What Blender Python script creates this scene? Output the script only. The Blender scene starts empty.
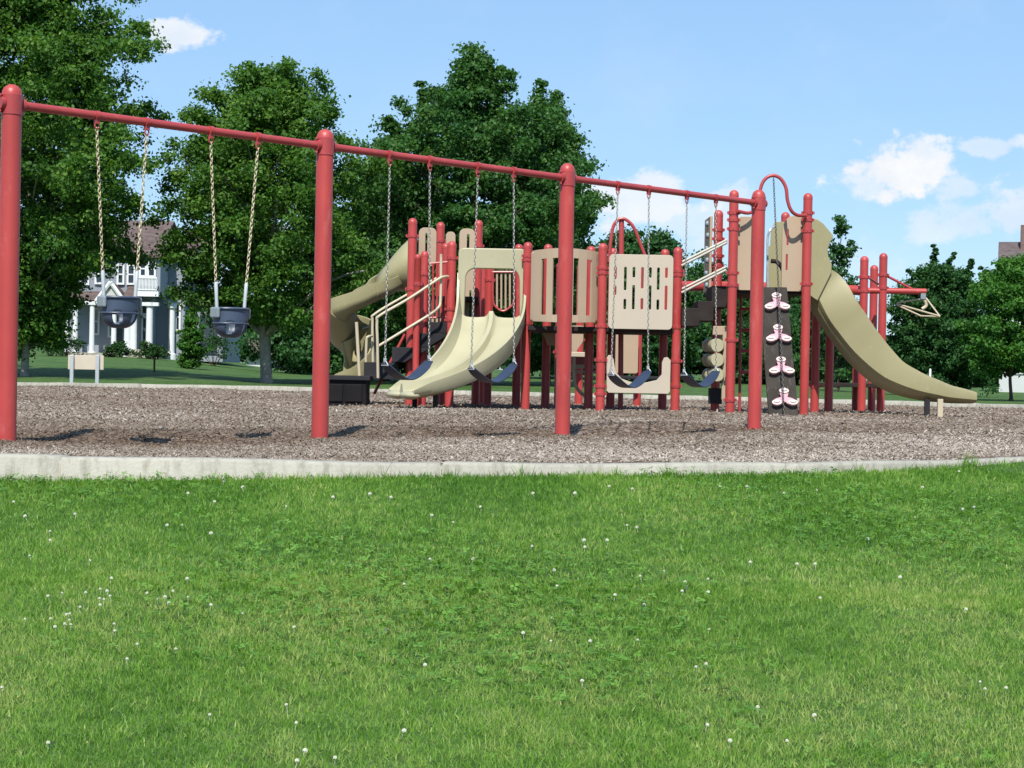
import bpy, bmesh, math, random
import numpy as np
from mathutils import Vector, Matrix
C = bpy.context.scene.collection
rnd = random.Random(7)
PI = math.pi

# ------------------------------------------------------------------ camera
F_PX = 1850.0
EYE = 0.54
PITCH = 11.0 / F_PX
ROLL = 0.019
CAM = Vector((0, 0, EYE))
R0 = Vector((1, 0, 0)); F0 = Vector((0, math.cos(PITCH), -math.sin(PITCH))); U0 = Vector((0, math.sin(PITCH), math.cos(PITCH)))
CU = U0 * math.cos(ROLL) - R0 * math.sin(ROLL)
CR = R0 * math.cos(ROLL) + U0 * math.sin(ROLL)

def at(px, py, d):
    """world point seen at photo pixel (px, py) at depth d metres"""
    return CAM + (F0 + CR * ((px - 512) / F_PX) - CU * ((py - 384) / F_PX)) * d

def zat(px, py, d): return at(px, py, d).z

def new_camera():
    cd = bpy.data.cameras.new('camera')
    cam = bpy.data.objects.new('camera', cd); C.objects.link(cam)
    cd.sensor_width = 36; cd.lens = F_PX / 1024 * 36
    cd.clip_start = 0.05; cd.clip_end = 5000
    m = Matrix((CR, CU, -F0)).transposed().to_4x4(); m.translation = CAM
    cam.matrix_world = m
    bpy.context.scene.camera = cam

# ------------------------------------------------------------------ materials
MATS = {}
def nt(mat): return mat.node_tree.nodes, mat.node_tree.links

def mat_basic(name, col, rough=0.5, spec=0.5, var=0.12, scale=6.0, bump=0.0, bscale=200.0, metal=0.0, dirt=None, coat=0.0):
    m = bpy.data.materials.new(name); m.use_nodes = True
    N, L = nt(m); b = N['Principled BSDF']
    tc = N.new('ShaderNodeTexCoord')
    n = N.new('ShaderNodeTexNoise'); n.inputs['Scale'].default_value = scale; n.inputs['Detail'].default_value = 6
    L.new(tc.outputs['Object'], n.inputs['Vector'])
    r = N.new('ShaderNodeValToRGB')
    r.color_ramp.elements[0].position = 0.3; r.color_ramp.elements[1].position = 0.7
    lo = [c * (1 - var) for c in col]; hi = [min(1, c * (1 + var)) for c in col]
    if dirt: lo = dirt
    r.color_ramp.elements[0].color = (*lo, 1); r.color_ramp.elements[1].color = (*hi, 1)
    L.new(n.outputs['Fac'], r.inputs['Fac']); L.new(r.outputs['Color'], b.inputs['Base Color'])
    b.inputs['Roughness'].default_value = rough
    b.inputs['Specular IOR Level'].default_value = spec
    b.inputs['Metallic'].default_value = metal
    b.inputs['Coat Weight'].default_value = coat
    rr = N.new('ShaderNodeMapRange'); rr.inputs['To Min'].default_value = max(0.02, rough - 0.1); rr.inputs['To Max'].default_value = min(1, rough + 0.15)
    L.new(n.outputs['Fac'], rr.inputs['Value']); L.new(rr.outputs['Result'], b.inputs['Roughness'])
    if bump > 0:
        n2 = N.new('ShaderNodeTexNoise'); n2.inputs['Scale'].default_value = bscale; n2.inputs['Detail'].default_value = 4
        L.new(tc.outputs['Object'], n2.inputs['Vector'])
        bp = N.new('ShaderNodeBump'); bp.inputs['Strength'].default_value = bump; bp.inputs['Distance'].default_value = 0.01
        L.new(n2.outputs['Fac'], bp.inputs['Height']); L.new(bp.outputs['Normal'], b.inputs['Normal'])
    MATS[name] = m
    return m

def mat_foliage(name, c0, c1, c2, transl=0.35, rough=0.5):
    """leaf colours vary with the per-leaf 'tone' attribute and slowly through the crown"""
    m = bpy.data.materials.new(name); m.use_nodes = True
    N, L = nt(m); b = N['Principled BSDF']
    a = N.new('ShaderNodeAttribute'); a.attribute_name = 'tone'
    r = N.new('ShaderNodeValToRGB')
    e = r.color_ramp.elements
    e[0].position = 0.0; e[0].color = (*c0, 1)
    e[1].position = 1.0; e[1].color = (*c2, 1)
    k = e.new(0.5); k.color = (*c1, 1)
    L.new(a.outputs['Fac'], r.inputs['Fac'])
    L.new(r.outputs['Color'], b.inputs['Base Color'])
    b.inputs['Roughness'].default_value = rough
    b.inputs['Specular IOR Level'].default_value = 0.18
    t = N.new('ShaderNodeBsdfTranslucent')
    mx = N.new('ShaderNodeMix'); mx.data_type = 'RGBA'; mx.blend_type = 'MULTIPLY'; mx.inputs['Factor'].default_value = 1
    L.new(r.outputs['Color'], mx.inputs['A']); mx.inputs['B'].default_value = (1.5, 1.5, 0.6, 1)
    L.new(mx.outputs['Result'], t.inputs['Color'])
    ms = N.new('ShaderNodeMixShader'); ms.inputs['Fac'].default_value = transl
    L.new(b.outputs['BSDF'], ms.inputs[1]); L.new(t.outputs['BSDF'], ms.inputs[2])
    L.new(ms.outputs['Shader'], N['Material Output'].inputs['Surface'])
    MATS[name] = m
    return m

# ------------------------------------------------------------------ objects
def tag(o, label=None, cat=None, group=None, kind=None):
    if label: o['label'] = label
    if cat: o['category'] = cat
    if group: o['group'] = group
    if kind: o['kind'] = kind
    return o

def thing(name, label, cat, loc=(0, 0, 0), rotz=0.0, group=None):
    o = bpy.data.objects.new(name, None); C.objects.link(o)
    o.empty_display_size = 0.2
    o.location = loc; o.rotation_euler = (0, 0, rotz)
    return tag(o, label, cat, group)

def link(name, me, parent=None, local=False):
    """link a mesh given in world coordinates; a child keeps its place"""
    o = bpy.data.objects.new(name, me); C.objects.link(o)
    if parent is not None:
        o.parent = parent
        if not local:
            pm = Matrix.Identity(4); q = parent; chain = []
            while q is not None: chain.append(q); q = q.parent
            for q in reversed(chain):
                loc = Matrix.Translation(q.location) @ q.rotation_euler.to_matrix().to_4x4() @ Matrix.Diagonal((*q.scale, 1))
                pm = pm @ (q.matrix_parent_inverse @ loc)
            o.matrix_parent_inverse = pm.inverted()
    return o

def arr_mesh(name, V, Q, mat, tone=None, smooth=False):
    me = bpy.data.meshes.new(name)
    V = np.asarray(V, np.float32); Q = np.asarray(Q, np.int32)
    k = Q.shape[1]
    me.vertices.add(len(V)); me.vertices.foreach_set('co', V.ravel())
    me.loops.add(Q.size); me.loops.foreach_set('vertex_index', Q.ravel())
    me.polygons.add(len(Q))
    me.polygons.foreach_set('loop_start', np.arange(0, Q.size, k, dtype=np.int32))
    if smooth: me.polygons.foreach_set('use_smooth', np.ones(len(Q), bool))
    if tone is not None:
        at_ = me.attributes.new('tone', 'FLOAT', 'POINT'); at_.data.foreach_set('value', np.asarray(tone, np.float32))
    me.update(calc_edges=True)
    me.materials.append(mat)
    return me

class MB:
    """collects shapes into one mesh"""
    def __init__(s): s.v = []; s.f = []; s.sm = []
    def add(s, vs, fs, smooth=False):
        o = len(s.v); s.v += [tuple(v) for v in vs]
        for f in fs: s.f.append(tuple(i + o for i in f)); s.sm.append(smooth)
        return s
    def box(s, c, size, rz=0.0, M=None):
        x, y, z = [k / 2 for k in size]
        vs = [Vector((a, b, d)) for d in (-z, z) for a, b in ((-x, -y), (x, -y), (x, y), (-x, y))]
        R = M if M is not None else Matrix.Rotation(rz, 3, 'Z')
        vs = [R @ v + Vector(c) for v in vs]
        return s.add(vs, [(0, 3, 2, 1), (4, 5, 6, 7), (0, 1, 5, 4), (1, 2, 6, 5), (2, 3, 7, 6), (3, 0, 4, 7)])
    def box2(s, lo, hi):
        c = [(a + b) / 2 for a, b in zip(lo, hi)]
        return s.box(c, [abs(b - a) for a, b in zip(lo, hi)])
    def tube(s, pts, r, n=12, cap=True, smooth=True):
        pts = [Vector(p) for p in pts]
        rs = r if isinstance(r, (list, tuple)) else [r] * len(pts)
        vs = []; prev = None
        for i, p in enumerate(pts):
            t = (pts[min(i + 1, len(pts) - 1)] - pts[max(i - 1, 0)]).normalized()
            if prev is None:
                a = Vector((0, 0, 1)) if abs(t.z) < 0.9 else Vector((1, 0, 0))
                u = t.cross(a).normalized()
            else:
                u = (prev - t * prev.dot(t)).normalized()
            prev = u; w = t.cross(u)
            for k in range(n):
                an = 2 * PI * k / n
                vs.append(p + (u * math.cos(an) + w * math.sin(an)) * rs[i])
        fs = []
        for i in range(len(pts) - 1):
            for k in range(n):
                a = i * n + k; b = i * n + (k + 1) % n
                fs.append((a, b, b + n, a + n))
        s.add(vs, fs, smooth)
        if cap:
            s.add(vs[:n], [tuple(range(n))[::-1]]); s.add(vs[-n:], [tuple(range(n))])
        return s
    def lathe(s, base, prof, n=20, smooth=True):
        vs = []; b = Vector(base)
        for (r, z) in prof:
            for k in range(n):
                an = 2 * PI * k / n
                vs.append(b + Vector((r * math.cos(an), r * math.sin(an), z)))
        fs = []
        for i in range(len(prof) - 1):
            for k in range(n):
                a = i * n + k; c = i * n + (k + 1) % n
                fs.append((a, c, c + n, a + n))
        s.add(vs, fs, smooth)
        if prof[0][0] > 1e-4: s.add(vs[:n], [tuple(range(n))[::-1]])
        if prof[-1][0] > 1e-4: s.add(vs[-n:], [tuple(range(n))])
        return s
    def prism(s, poly, o, ux, uy, depth):
        """polygon (2D list) in the plane o + x*ux + y*uy, extruded by the vector depth"""
        o = Vector(o); ux = Vector(ux); uy = Vector(uy); d = Vector(depth)
        a = [o + ux * p[0] + uy * p[1] for p in poly]; b = [v + d for v in a]
        n = len(poly)
        fs = [tuple(range(n))[::-1], tuple(range(n, 2 * n))]
        fs += [(i, (i + 1) % n, (i + 1) % n + n, i + n) for i in range(n)]
        return s.add(a + b, fs)
    def sweep(s, frames, sect, closed=True, smooth=True):
        """frames: list of (origin, side, up); sect: list of (x,y) or function i->list"""
        m = None; vs = []
        for i, (o, a, u) in enumerate(frames):
            sc = sect(i) if callable(sect) else sect
            m = len(sc)
            vs += [Vector(o) + Vector(a) * p[0] + Vector(u) * p[1] for p in sc]
        fs = []
        for i in range(len(frames) - 1):
            for k in range(m if closed else m - 1):
                a = i * m + k; b = i * m + (k + 1) % m
                fs.append((a, a + m, b + m, b))
        s.add(vs, fs, smooth)
        if closed:
            s.add(vs[:m], [tuple(range(m))]); s.add(vs[-m:], [tuple(range(m))[::-1]])
        return s
    def mesh(s, name, mat):
        me = bpy.data.meshes.new(name)
        me.from_pydata(s.v, [], s.f)
        me.polygons.foreach_set('use_smooth', s.sm)
        me.materials.append(MATS[mat] if isinstance(mat, str) else mat)
        bm = bmesh.new(); bm.from_mesh(me)
        bmesh.ops.remove_doubles(bm, verts=bm.verts, dist=1e-5)
        bmesh.ops.recalc_face_normals(bm, faces=bm.faces)
        bm.to_mesh(me); bm.free()
        if any(s.sm): me.set_sharp_from_angle(angle=0.66)
        return me
    def build(s, name, mat, parent=None, bevel=0.0, seg=2, label=None):
        o = link(name, s.mesh(name, mat), parent)
        if bevel > 0:
            md = o.modifiers.new('bevel', 'BEVEL'); md.width = bevel; md.segments = seg; md.limit_method = 'ANGLE'; md.angle_limit = 0.6
        if label: o['label'] = label
        return o

def rrect(x0, y0, x1, y1, r, n=5):
    p = []
    for (cx, cy, a0) in ((x1 - r, y1 - r, 0), (x0 + r, y1 - r, PI / 2), (x0 + r, y0 + r, PI), (x1 - r, y0 + r, 3 * PI / 2)):
        for k in range(n + 1):
            a = a0 + PI / 2 * k / n
            p.append((cx + r * math.cos(a), cy + r * math.sin(a)))
    return p

def cut_panel(name, mat, outlines, M, parent, thick=0.02, bev=0.004, label=None):
    """flat sheet with holes: 2D curve outlines (outer first) filled, thickened and rounded; M places it (x right, y up, z to viewer)"""
    cu = bpy.data.curves.new(name, 'CURVE'); cu.dimensions = '2D'; cu.fill_mode = 'BOTH'
    cu.extrude = thick / 2 - bev; cu.bevel_depth = bev; cu.bevel_resolution = 1
    for pl in outlines:
        sp = cu.splines.new('POLY'); sp.points.add(len(pl) - 1)
        for q, p in zip(sp.points, pl): q.co = (p[0], p[1], 0, 1)
        sp.use_cyclic_u = True
    tmp = bpy.data.objects.new(name, cu); C.objects.link(tmp)
    dg = bpy.context.evaluated_depsgraph_get()
    me = bpy.data.meshes.new_from_object(tmp.evaluated_get(dg)); me.name = name
    bpy.data.objects.remove(tmp); bpy.data.curves.remove(cu)
    me.transform(M); me.materials.clear(); me.materials.append(MATS[mat])
    o = link(name, me, parent)
    if label: o['label'] = label
    return o

def face_matrix(o, rotz=0.0):
    """x to the right, y up, z towards the camera (-Y), turned by rotz"""
    return Matrix.Translation(o) @ Matrix.Rotation(rotz, 4, 'Z') @ Matrix(((1, 0, 0, 0), (0, 0, -1, 0), (0, 1, 0, 0), (0, 0, 0, 1)))

def pix_panel(name, mat, d, outer, holes, parent, thick=0.03, label=None, bev=0.005, rotz=0.0):
    """panel whose outline pixels are given at depth d"""
    cx = (min(p[0] for p in outer) + max(p[0] for p in outer)) / 2; cy = (min(p[1] for p in outer) + max(p[1] for p in outer)) / 2
    M = face_matrix(at(cx, cy, d), rotz); s = d / F_PX
    def cv(pl): return [((p[0] - cx) * s, -(p[1] - cy) * s) for p in pl]
    return cut_panel(name, mat, [cv(outer)] + [cv(h) for h in holes], M, parent, thick, bev, label)

def prr(x0, y0, x1, y1, r, n=4):
    """rounded rectangle in pixels (y down)"""
    return rrect(min(x0, x1), min(y0, y1), max(x0, x1), max(y0, y1), r, n)

def smoothpath(pts, n=8):
    """Catmull-Rom through 3D points"""
    P = [Vector(p) for p in pts]; P = [P[0] * 2 - P[1]] + P + [P[-1] * 2 - P[-2]]
    out = []
    for i in range(1, len(P) - 2):
        for k in range(n):
            t = k / n
            a, b, c, d = P[i - 1], P[i], P[i + 1], P[i + 2]
            out.append(0.5 * ((2 * b) + (c - a) * t + (2 * a - 5 * b + 4 * c - d) * t * t + (3 * b - a - 3 * c + d) * t ** 3))
    out.append(P[-2]); return out

def copy_tree(o, parent=None):
    c = o.copy(); C.objects.link(c)
    if parent is not None: c.parent = parent
    for ch in list(o.children): copy_tree(ch, c)
    return c
# ------------------------------------------------------------------ world, sun
SUN_EL = math.radians(51); SUN_AZ = math.radians(186)     # azimuth from +Y towards +X: behind the camera, a little to its left
SDIR = Vector((math.sin(SUN_AZ) * math.cos(SUN_EL), math.cos(SUN_AZ) * math.cos(SUN_EL), math.sin(SUN_EL)))

def make_world():
    w = bpy.data.worlds.new('World'); bpy.context.scene.world = w; w.use_nodes = True
    N = w.node_tree.nodes; L = w.node_tree.links
    bg = N['Background']; out = N['World Output']
    sky = N.new('ShaderNodeTexSky'); sky.sky_type = 'NISHITA'; sky.sun_disc = False
    sky.sun_elevation = SUN_EL; sky.sun_rotation = SUN_AZ
    sky.altitude = 200; sky.air_density = 1.0; sky.dust_density = 0.0; sky.ozone_density = 5.0
    sm = N.new('ShaderNodeMix'); sm.data_type = 'RGBA'; sm.inputs['Factor'].default_value = 0.55
    L.new(sky.outputs['Color'], sm.inputs['A']); sm.inputs['B'].default_value = (2.75, 4.6, 7.1, 1)      # evens out the pale horizon band
    L.new(sm.outputs['Result'], bg.inputs['Color']); bg.inputs['Strength'].default_value = 0.094
    # clouds: soft masks over directions, broken up by noise
    tc = N.new('ShaderNodeTexCoord')
    sep = N.new('ShaderNodeSeparateXYZ'); L.new(tc.outputs['Generated'], sep.inputs[0])
    def M(op, a, b=None, c=None):
        n = N.new('ShaderNodeMath'); n.operation = op
        for i, v in enumerate((a, b, c)):
            if v is None: continue
            if isinstance(v, (int, float)): n.inputs[i].default_value = v
            else: L.new(v, n.inputs[i])
        return n.outputs[0]
    yy = M('MAXIMUM', sep.outputs['Y'], 0.02)
    u = M('DIVIDE', sep.outputs['X'], yy); v = M('DIVIDE', sep.outputs['Z'], yy)
    cmb = N.new('ShaderNodeCombineXYZ'); L.new(u, cmb.inputs[0]); L.new(M('MULTIPLY', v, 1.25), cmb.inputs[1])
    def noise(sc, det, off, rough=0.6):
        mp = N.new('ShaderNodeMapping'); mp.inputs['Location'].default_value = (off, off * 1.7, 0)
        L.new(cmb.outputs[0], mp.inputs[0])
        n = N.new('ShaderNodeTexNoise'); n.inputs['Scale'].default_value = sc; n.inputs['Detail'].default_value = det; n.inputs['Roughness'].default_value = rough
        L.new(mp.outputs[0], n.inputs['Vector']); return n.outputs['Fac']
    n1 = noise(48, 9, 3.1, 0.60); n2 = noise(20, 5, 8.3)
    def uv(px, py):
        dv = (F0 + CR * ((px - 512) / F_PX) - CU * ((py - 384) / F_PX)); return dv.x / dv.y, dv.z / dv.y
    clouds = [  # px, py, half width, half height, strength, flat base
        (172, 32, 40, 18, 0.85), (905, 172, 62, 34, 1.0), (925, 160, 34, 30, 0.9), (870, 185, 34, 18, 0.7), (955, 188, 36, 18, .55),
        (985, 147, 34, 11, 0.55), (1035, 143, 30, 12, 0.7), (960, 222, 75, 24, 0.55), (1020, 212, 60, 30, 0.7), (640, 200, 70, 30, 0.8), (600, 196, 40, 26, 0.8),
        (690, 225, 55, 30, 0.5), (735, 205, 40, 22, 0.5), (830, 262, 90, 24, 0.22), (1150, 200, 120, 40, .8), (-120, 120, 90, 36, .8), (1330, 120, 110, 40, .8)]
    mask = None
    for (px, py, a, b, st) in clouds:
        cu, cv = uv(px, py)
        du = M('DIVIDE', M('SUBTRACT', u, cu), a / F_PX); dv = M('DIVIDE', M('SUBTRACT', v, cv), b / F_PX)
        d2 = M('ADD', M('MULTIPLY', du, du), M('MULTIPLY', dv, dv))
        k = M('SUBTRACT', 1.0, M('SQRT', d2))                         # 1 in the middle, 0 at the rim
        k = M('ADD', k, M('MULTIPLY', M('SUBTRACT', n1, 0.5), 3.2))
        k = M('ADD', k, M('MULTIPLY', M('SUBTRACT', n2, 0.5), 1.2))
        k = M('ADD', k, 0.02)
        mr = N.new('ShaderNodeMapRange'); mr.interpolation_type = 'SMOOTHSTEP'
        mr.inputs['From Min'].default_value = 0.0; mr.inputs['From Max'].default_value = 0.60; mr.inputs['To Max'].default_value = st
        L.new(k, mr.inputs['Value'])
        mask = mr.outputs['Result'] if mask is None else M('MAXIMUM', mask, mr.outputs['Result'])
    mask = M('MULTIPLY', mask, M('GREATER_THAN', sep.outputs['Y'], 0.1))
    # thin overall veil
    veil = M('MULTIPLY', M('MAXIMUM', M('SUBTRACT', noise(9, 6, 1.3), 0.5), 0.0), 0.5)
    mask = M('MAXIMUM', mask, M('MULTIPLY', veil, M('GREATER_THAN', sep.outputs['Y'], 0.1)))
    bc = N.new('ShaderNodeBackground'); bc.inputs['Strength'].default_value = 0.66
    ramp = N.new('ShaderNodeValToRGB'); ramp.color_ramp.elements[0].color = (0.78, 0.86, 0.97, 1); ramp.color_ramp.elements[1].color = (1.0, 1.0, 1.0, 1)
    ramp.color_ramp.elements[0].position = 0.35; ramp.color_ramp.elements[1].position = 0.65
    L.new(n2, ramp.inputs['Fac']); L.new(ramp.outputs['Color'], bc.inputs['Color'])
    mx = N.new('ShaderNodeMixShader'); L.new(mask, mx.inputs[0]); L.new(bg.outputs[0], mx.inputs[1]); L.new(bc.outputs[0], mx.inputs[2])
    L.new(mx.outputs[0], out.inputs['Surface'])
    sd = bpy.data.lights.new('sun', 'SUN'); sd.energy = 4.2; sd.angle = math.radians(0.53); sd.color = (1.0, 0.95, 0.87)
    so = bpy.data.objects.new('sun', sd); C.objects.link(so); so.location = (-5, -20, 30)
    so.rotation_euler = (-SDIR).to_track_quat('-Z', 'Y').to_euler()

# ------------------------------------------------------------------ terrain
KC = (0.0, 27.0)       # centre of the play area
KLOOP = [(-14, 14.2), (-10.5, 11.5), (-6.5, 10.55), (-2.95, 10.5), (-1.5, 10.62), (0, 10.7), (1.0, 10.9), (1.8, 11.3), (2.5, 11.9), (3.25, 12.75), (4.6, 14.2), (6.6, 16.6), (9.0, 20.3), (11.0, 25.0),
         (12.0, 30), (11.6, 34.5), (9.6, 38.3), (7, 40.3), (4, 41.8), (0.9, 42.6), (-2.5, 44.2), (-5.2, 45.6), (-9, 45.9), (-10.1, 45.4), (-10.5, 44.2), (-12.4, 43.6), (-14.8, 41), (-16, 34), (-16.2, 27), (-15.8, 19)]
_ka = np.array([math.atan2(y - KC[1], x - KC[0]) for x, y in KLOOP]); _kr = np.array([math.hypot(x - KC[0], y - KC[1]) for x, y in KLOOP])
_o = np.argsort(_ka); _ka = _ka[_o]; _kr = _kr[_o]
_ka = np.concatenate([_ka[-3:] - 2 * PI, _ka, _ka[:3] + 2 * PI]); _kr = np.concatenate([_kr[-3:], _kr, _kr[:3]])
def kerb_r(a):
    a = np.asarray(a, float)
    acc = 0
    for k, wt in ((-.09, .6), (-.07, .8), (-0.05, 1), (-0.025, 1.2), (0, 1.8), (0.025, 1.2), (0.05, 1), (.07, .8), (.09, .6)): acc = acc + wt * np.interp((a + k + PI) % (2 * PI) - PI, _ka, _kr)
    return acc / 9.0

def sstep(a, b, x):
    t = np.clip((x - a) / (b - a), 0, 1); return t * t * (3 - 2 * t)

def kdist(X, Y):
    X = np.asarray(X, float); Y = np.asarray(Y, float)
    a = np.arctan2(Y - KC[1], X - KC[0]); return np.hypot(X - KC[0], Y - KC[1]) - kerb_r(a)

def lawn_z(X, Y):
    X = np.asarray(X, float); Y = np.asarray(Y, float)
    d = np.maximum(kdist(X, Y), 0)
    fw = sstep(26, 13, Y)
    z = np.where(Y < 22, np.interp(X, [-3, 0, 2.2, 3.8], [-.095, -.06, -.035, -.005]), -0.03) - fw * 0.084 * np.minimum(np.maximum(d - 0.15, 0), 12.5)
    rise = np.interp(X / np.maximum(Y, 5), [-0.4, -0.2, -0.13, 0.02, 0.1, 0.2, 0.4], [1.1, 1.08, 0.42, 0.5, 0.45, 0.1, 0.05])
    z = z + rise * np.clip((Y - 46) / 44, 0, 1.6) + 0.04 * fw * (np.sin(X * .9 + 1) * np.sin(Y * .8) * .5)
    return z

# swing line on the ground
SW1 = Vector((-3.549, 13.0, 0)); SW4 = Vector((2.535, 19.3, 0)); SWD = (SW4 - SW1).normalized()
def worn_spots():
    return [SW1.lerp(SW4, t) for t in (0.085, 0.215, 0.40, 0.52, 0.735, 0.865)]
def mulch_z(X, Y):
    X = np.asarray(X, float); Y = np.asarray(Y, float)
    z = 0.012 * np.sin(X * 1.7 + 0.6 * Y) + 0.012 * np.sin(Y * 1.3 - X * .8) + 0.006 * np.sin(X * 5.1 + Y * 4.3)
    for p in worn_spots():
        z = z - 0.085 * np.exp(-(((X - p.x) / 0.6) ** 2 + ((Y - p.y) / 0.8) ** 2)) + .03 * np.exp(-(((X - p.x - .3) / 0.9) ** 2 + ((Y - p.y - 1.5) / 0.6) ** 2))
    return z

def mat_lawn():
    m = bpy.data.materials.new('lawn'); m.use_nodes = True
    N, L = nt(m); b = N['Principled BSDF']
    tc = N.new('ShaderNodeTexCoord')
    def noise(sc, det=5):
        n = N.new('ShaderNodeTexNoise'); n.inputs['Scale'].default_value = sc; n.inputs['Detail'].default_value = det; L.new(tc.outputs['Object'], n.inputs['Vector']); return n.outputs['Fac']
    r = N.new('ShaderNodeValToRGB'); e = r.color_ramp.elements
    e[0].position = .3; e[0].color = (0.048, 0.112, 0.026, 1); e[1].position = .72; e[1].color = (0.095, 0.165, 0.048, 1)
    L.new(noise(.35), r.inputs['Fac'])
    r2 = N.new('ShaderNodeValToRGB'); e = r2.color_ramp.elements
    e[0].position = .35; e[0].color = (.55, .6, .5, 1); e[1].position = .65; e[1].color = (1.25, 1.2, 1.1, 1)
    L.new(noise(7, 8), r2.inputs['Fac'])
    mx = N.new('ShaderNodeMix'); mx.data_type = 'RGBA'; mx.blend_type = 'MULTIPLY'; mx.inputs['Factor'].default_value = 1
    L.new(r.outputs['Color'], mx.inputs['A']); L.new(r2.outputs['Color'], mx.inputs['B']); L.new(mx.outputs['Result'], b.inputs['Base Color'])
    b.inputs['Roughness'].default_value = .8; b.inputs['Specular IOR Level'].default_value = .2
    bp = N.new('ShaderNodeBump'); bp.inputs['Strength'].default_value = 1; bp.inputs['Distance'].default_value = .06
    L.new(noise(25, 8), bp.inputs['Height']); L.new(bp.outputs['Normal'], b.inputs['Normal'])
    MATS['lawn'] = m; return m

def mat_grass():
    m = mat_foliage('grass', (0.078, 0.188, 0.024), (0.170, 0.325, 0.050), (0.36, 0.42, 0.14), transl=0.36, rough=.45)
    N, L = nt(m); b = N['Principled BSDF']
    tc = N.new('ShaderNodeTexCoord')
    ramp = [n for n in N if n.type == 'VALTORGB'][0]; att = [n for n in N if n.type == 'ATTRIBUTE'][0]
    def noise(sc, det=4, y=1.0):
        mp = N.new('ShaderNodeMapping'); mp.inputs['Scale'].default_value = (1, y, 1); L.new(tc.outputs['Object'], mp.inputs[0])
        n = N.new('ShaderNodeTexNoise'); n.inputs['Scale'].default_value = sc; n.inputs['Detail'].default_value = det; L.new(mp.outputs[0], n.inputs['Vector']); return n.outputs['Fac']
    # patches of yellower and bluer turf shift the blade tone
    def mth(op, a, b_):
        n = N.new('ShaderNodeMath'); n.operation = op
        for i, v in enumerate((a, b_)):
            if isinstance(v, float): n.inputs[i].default_value = v
            else: L.new(v, n.inputs[i])
        return n.outputs[0]
    sh = mth('ADD', mth('MULTIPLY', mth('SUBTRACT', noise(1.1, 7, .5), .5), 1.6), mth('MULTIPLY', mth('SUBTRACT', noise(9, 6), .5), 1.3))
    t = mth('ADD', att.outputs['Fac'], sh)
    sep = N.new('ShaderNodeSeparateXYZ'); L.new(tc.outputs['Object'], sep.inputs[0])
    mr = N.new('ShaderNodeMapRange'); mr.inputs['From Min'].default_value = 7.0; mr.inputs['From Max'].default_value = 10.5
    mr.inputs['To Min'].default_value = .10; mr.inputs['To Max'].default_value = -.16; L.new(sep.outputs['Y'], mr.inputs['Value'])
    t = mth('ADD', t, mr.outputs['Result'])
    L.new(t, ramp.inputs['Fac'])
    return m

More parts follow.
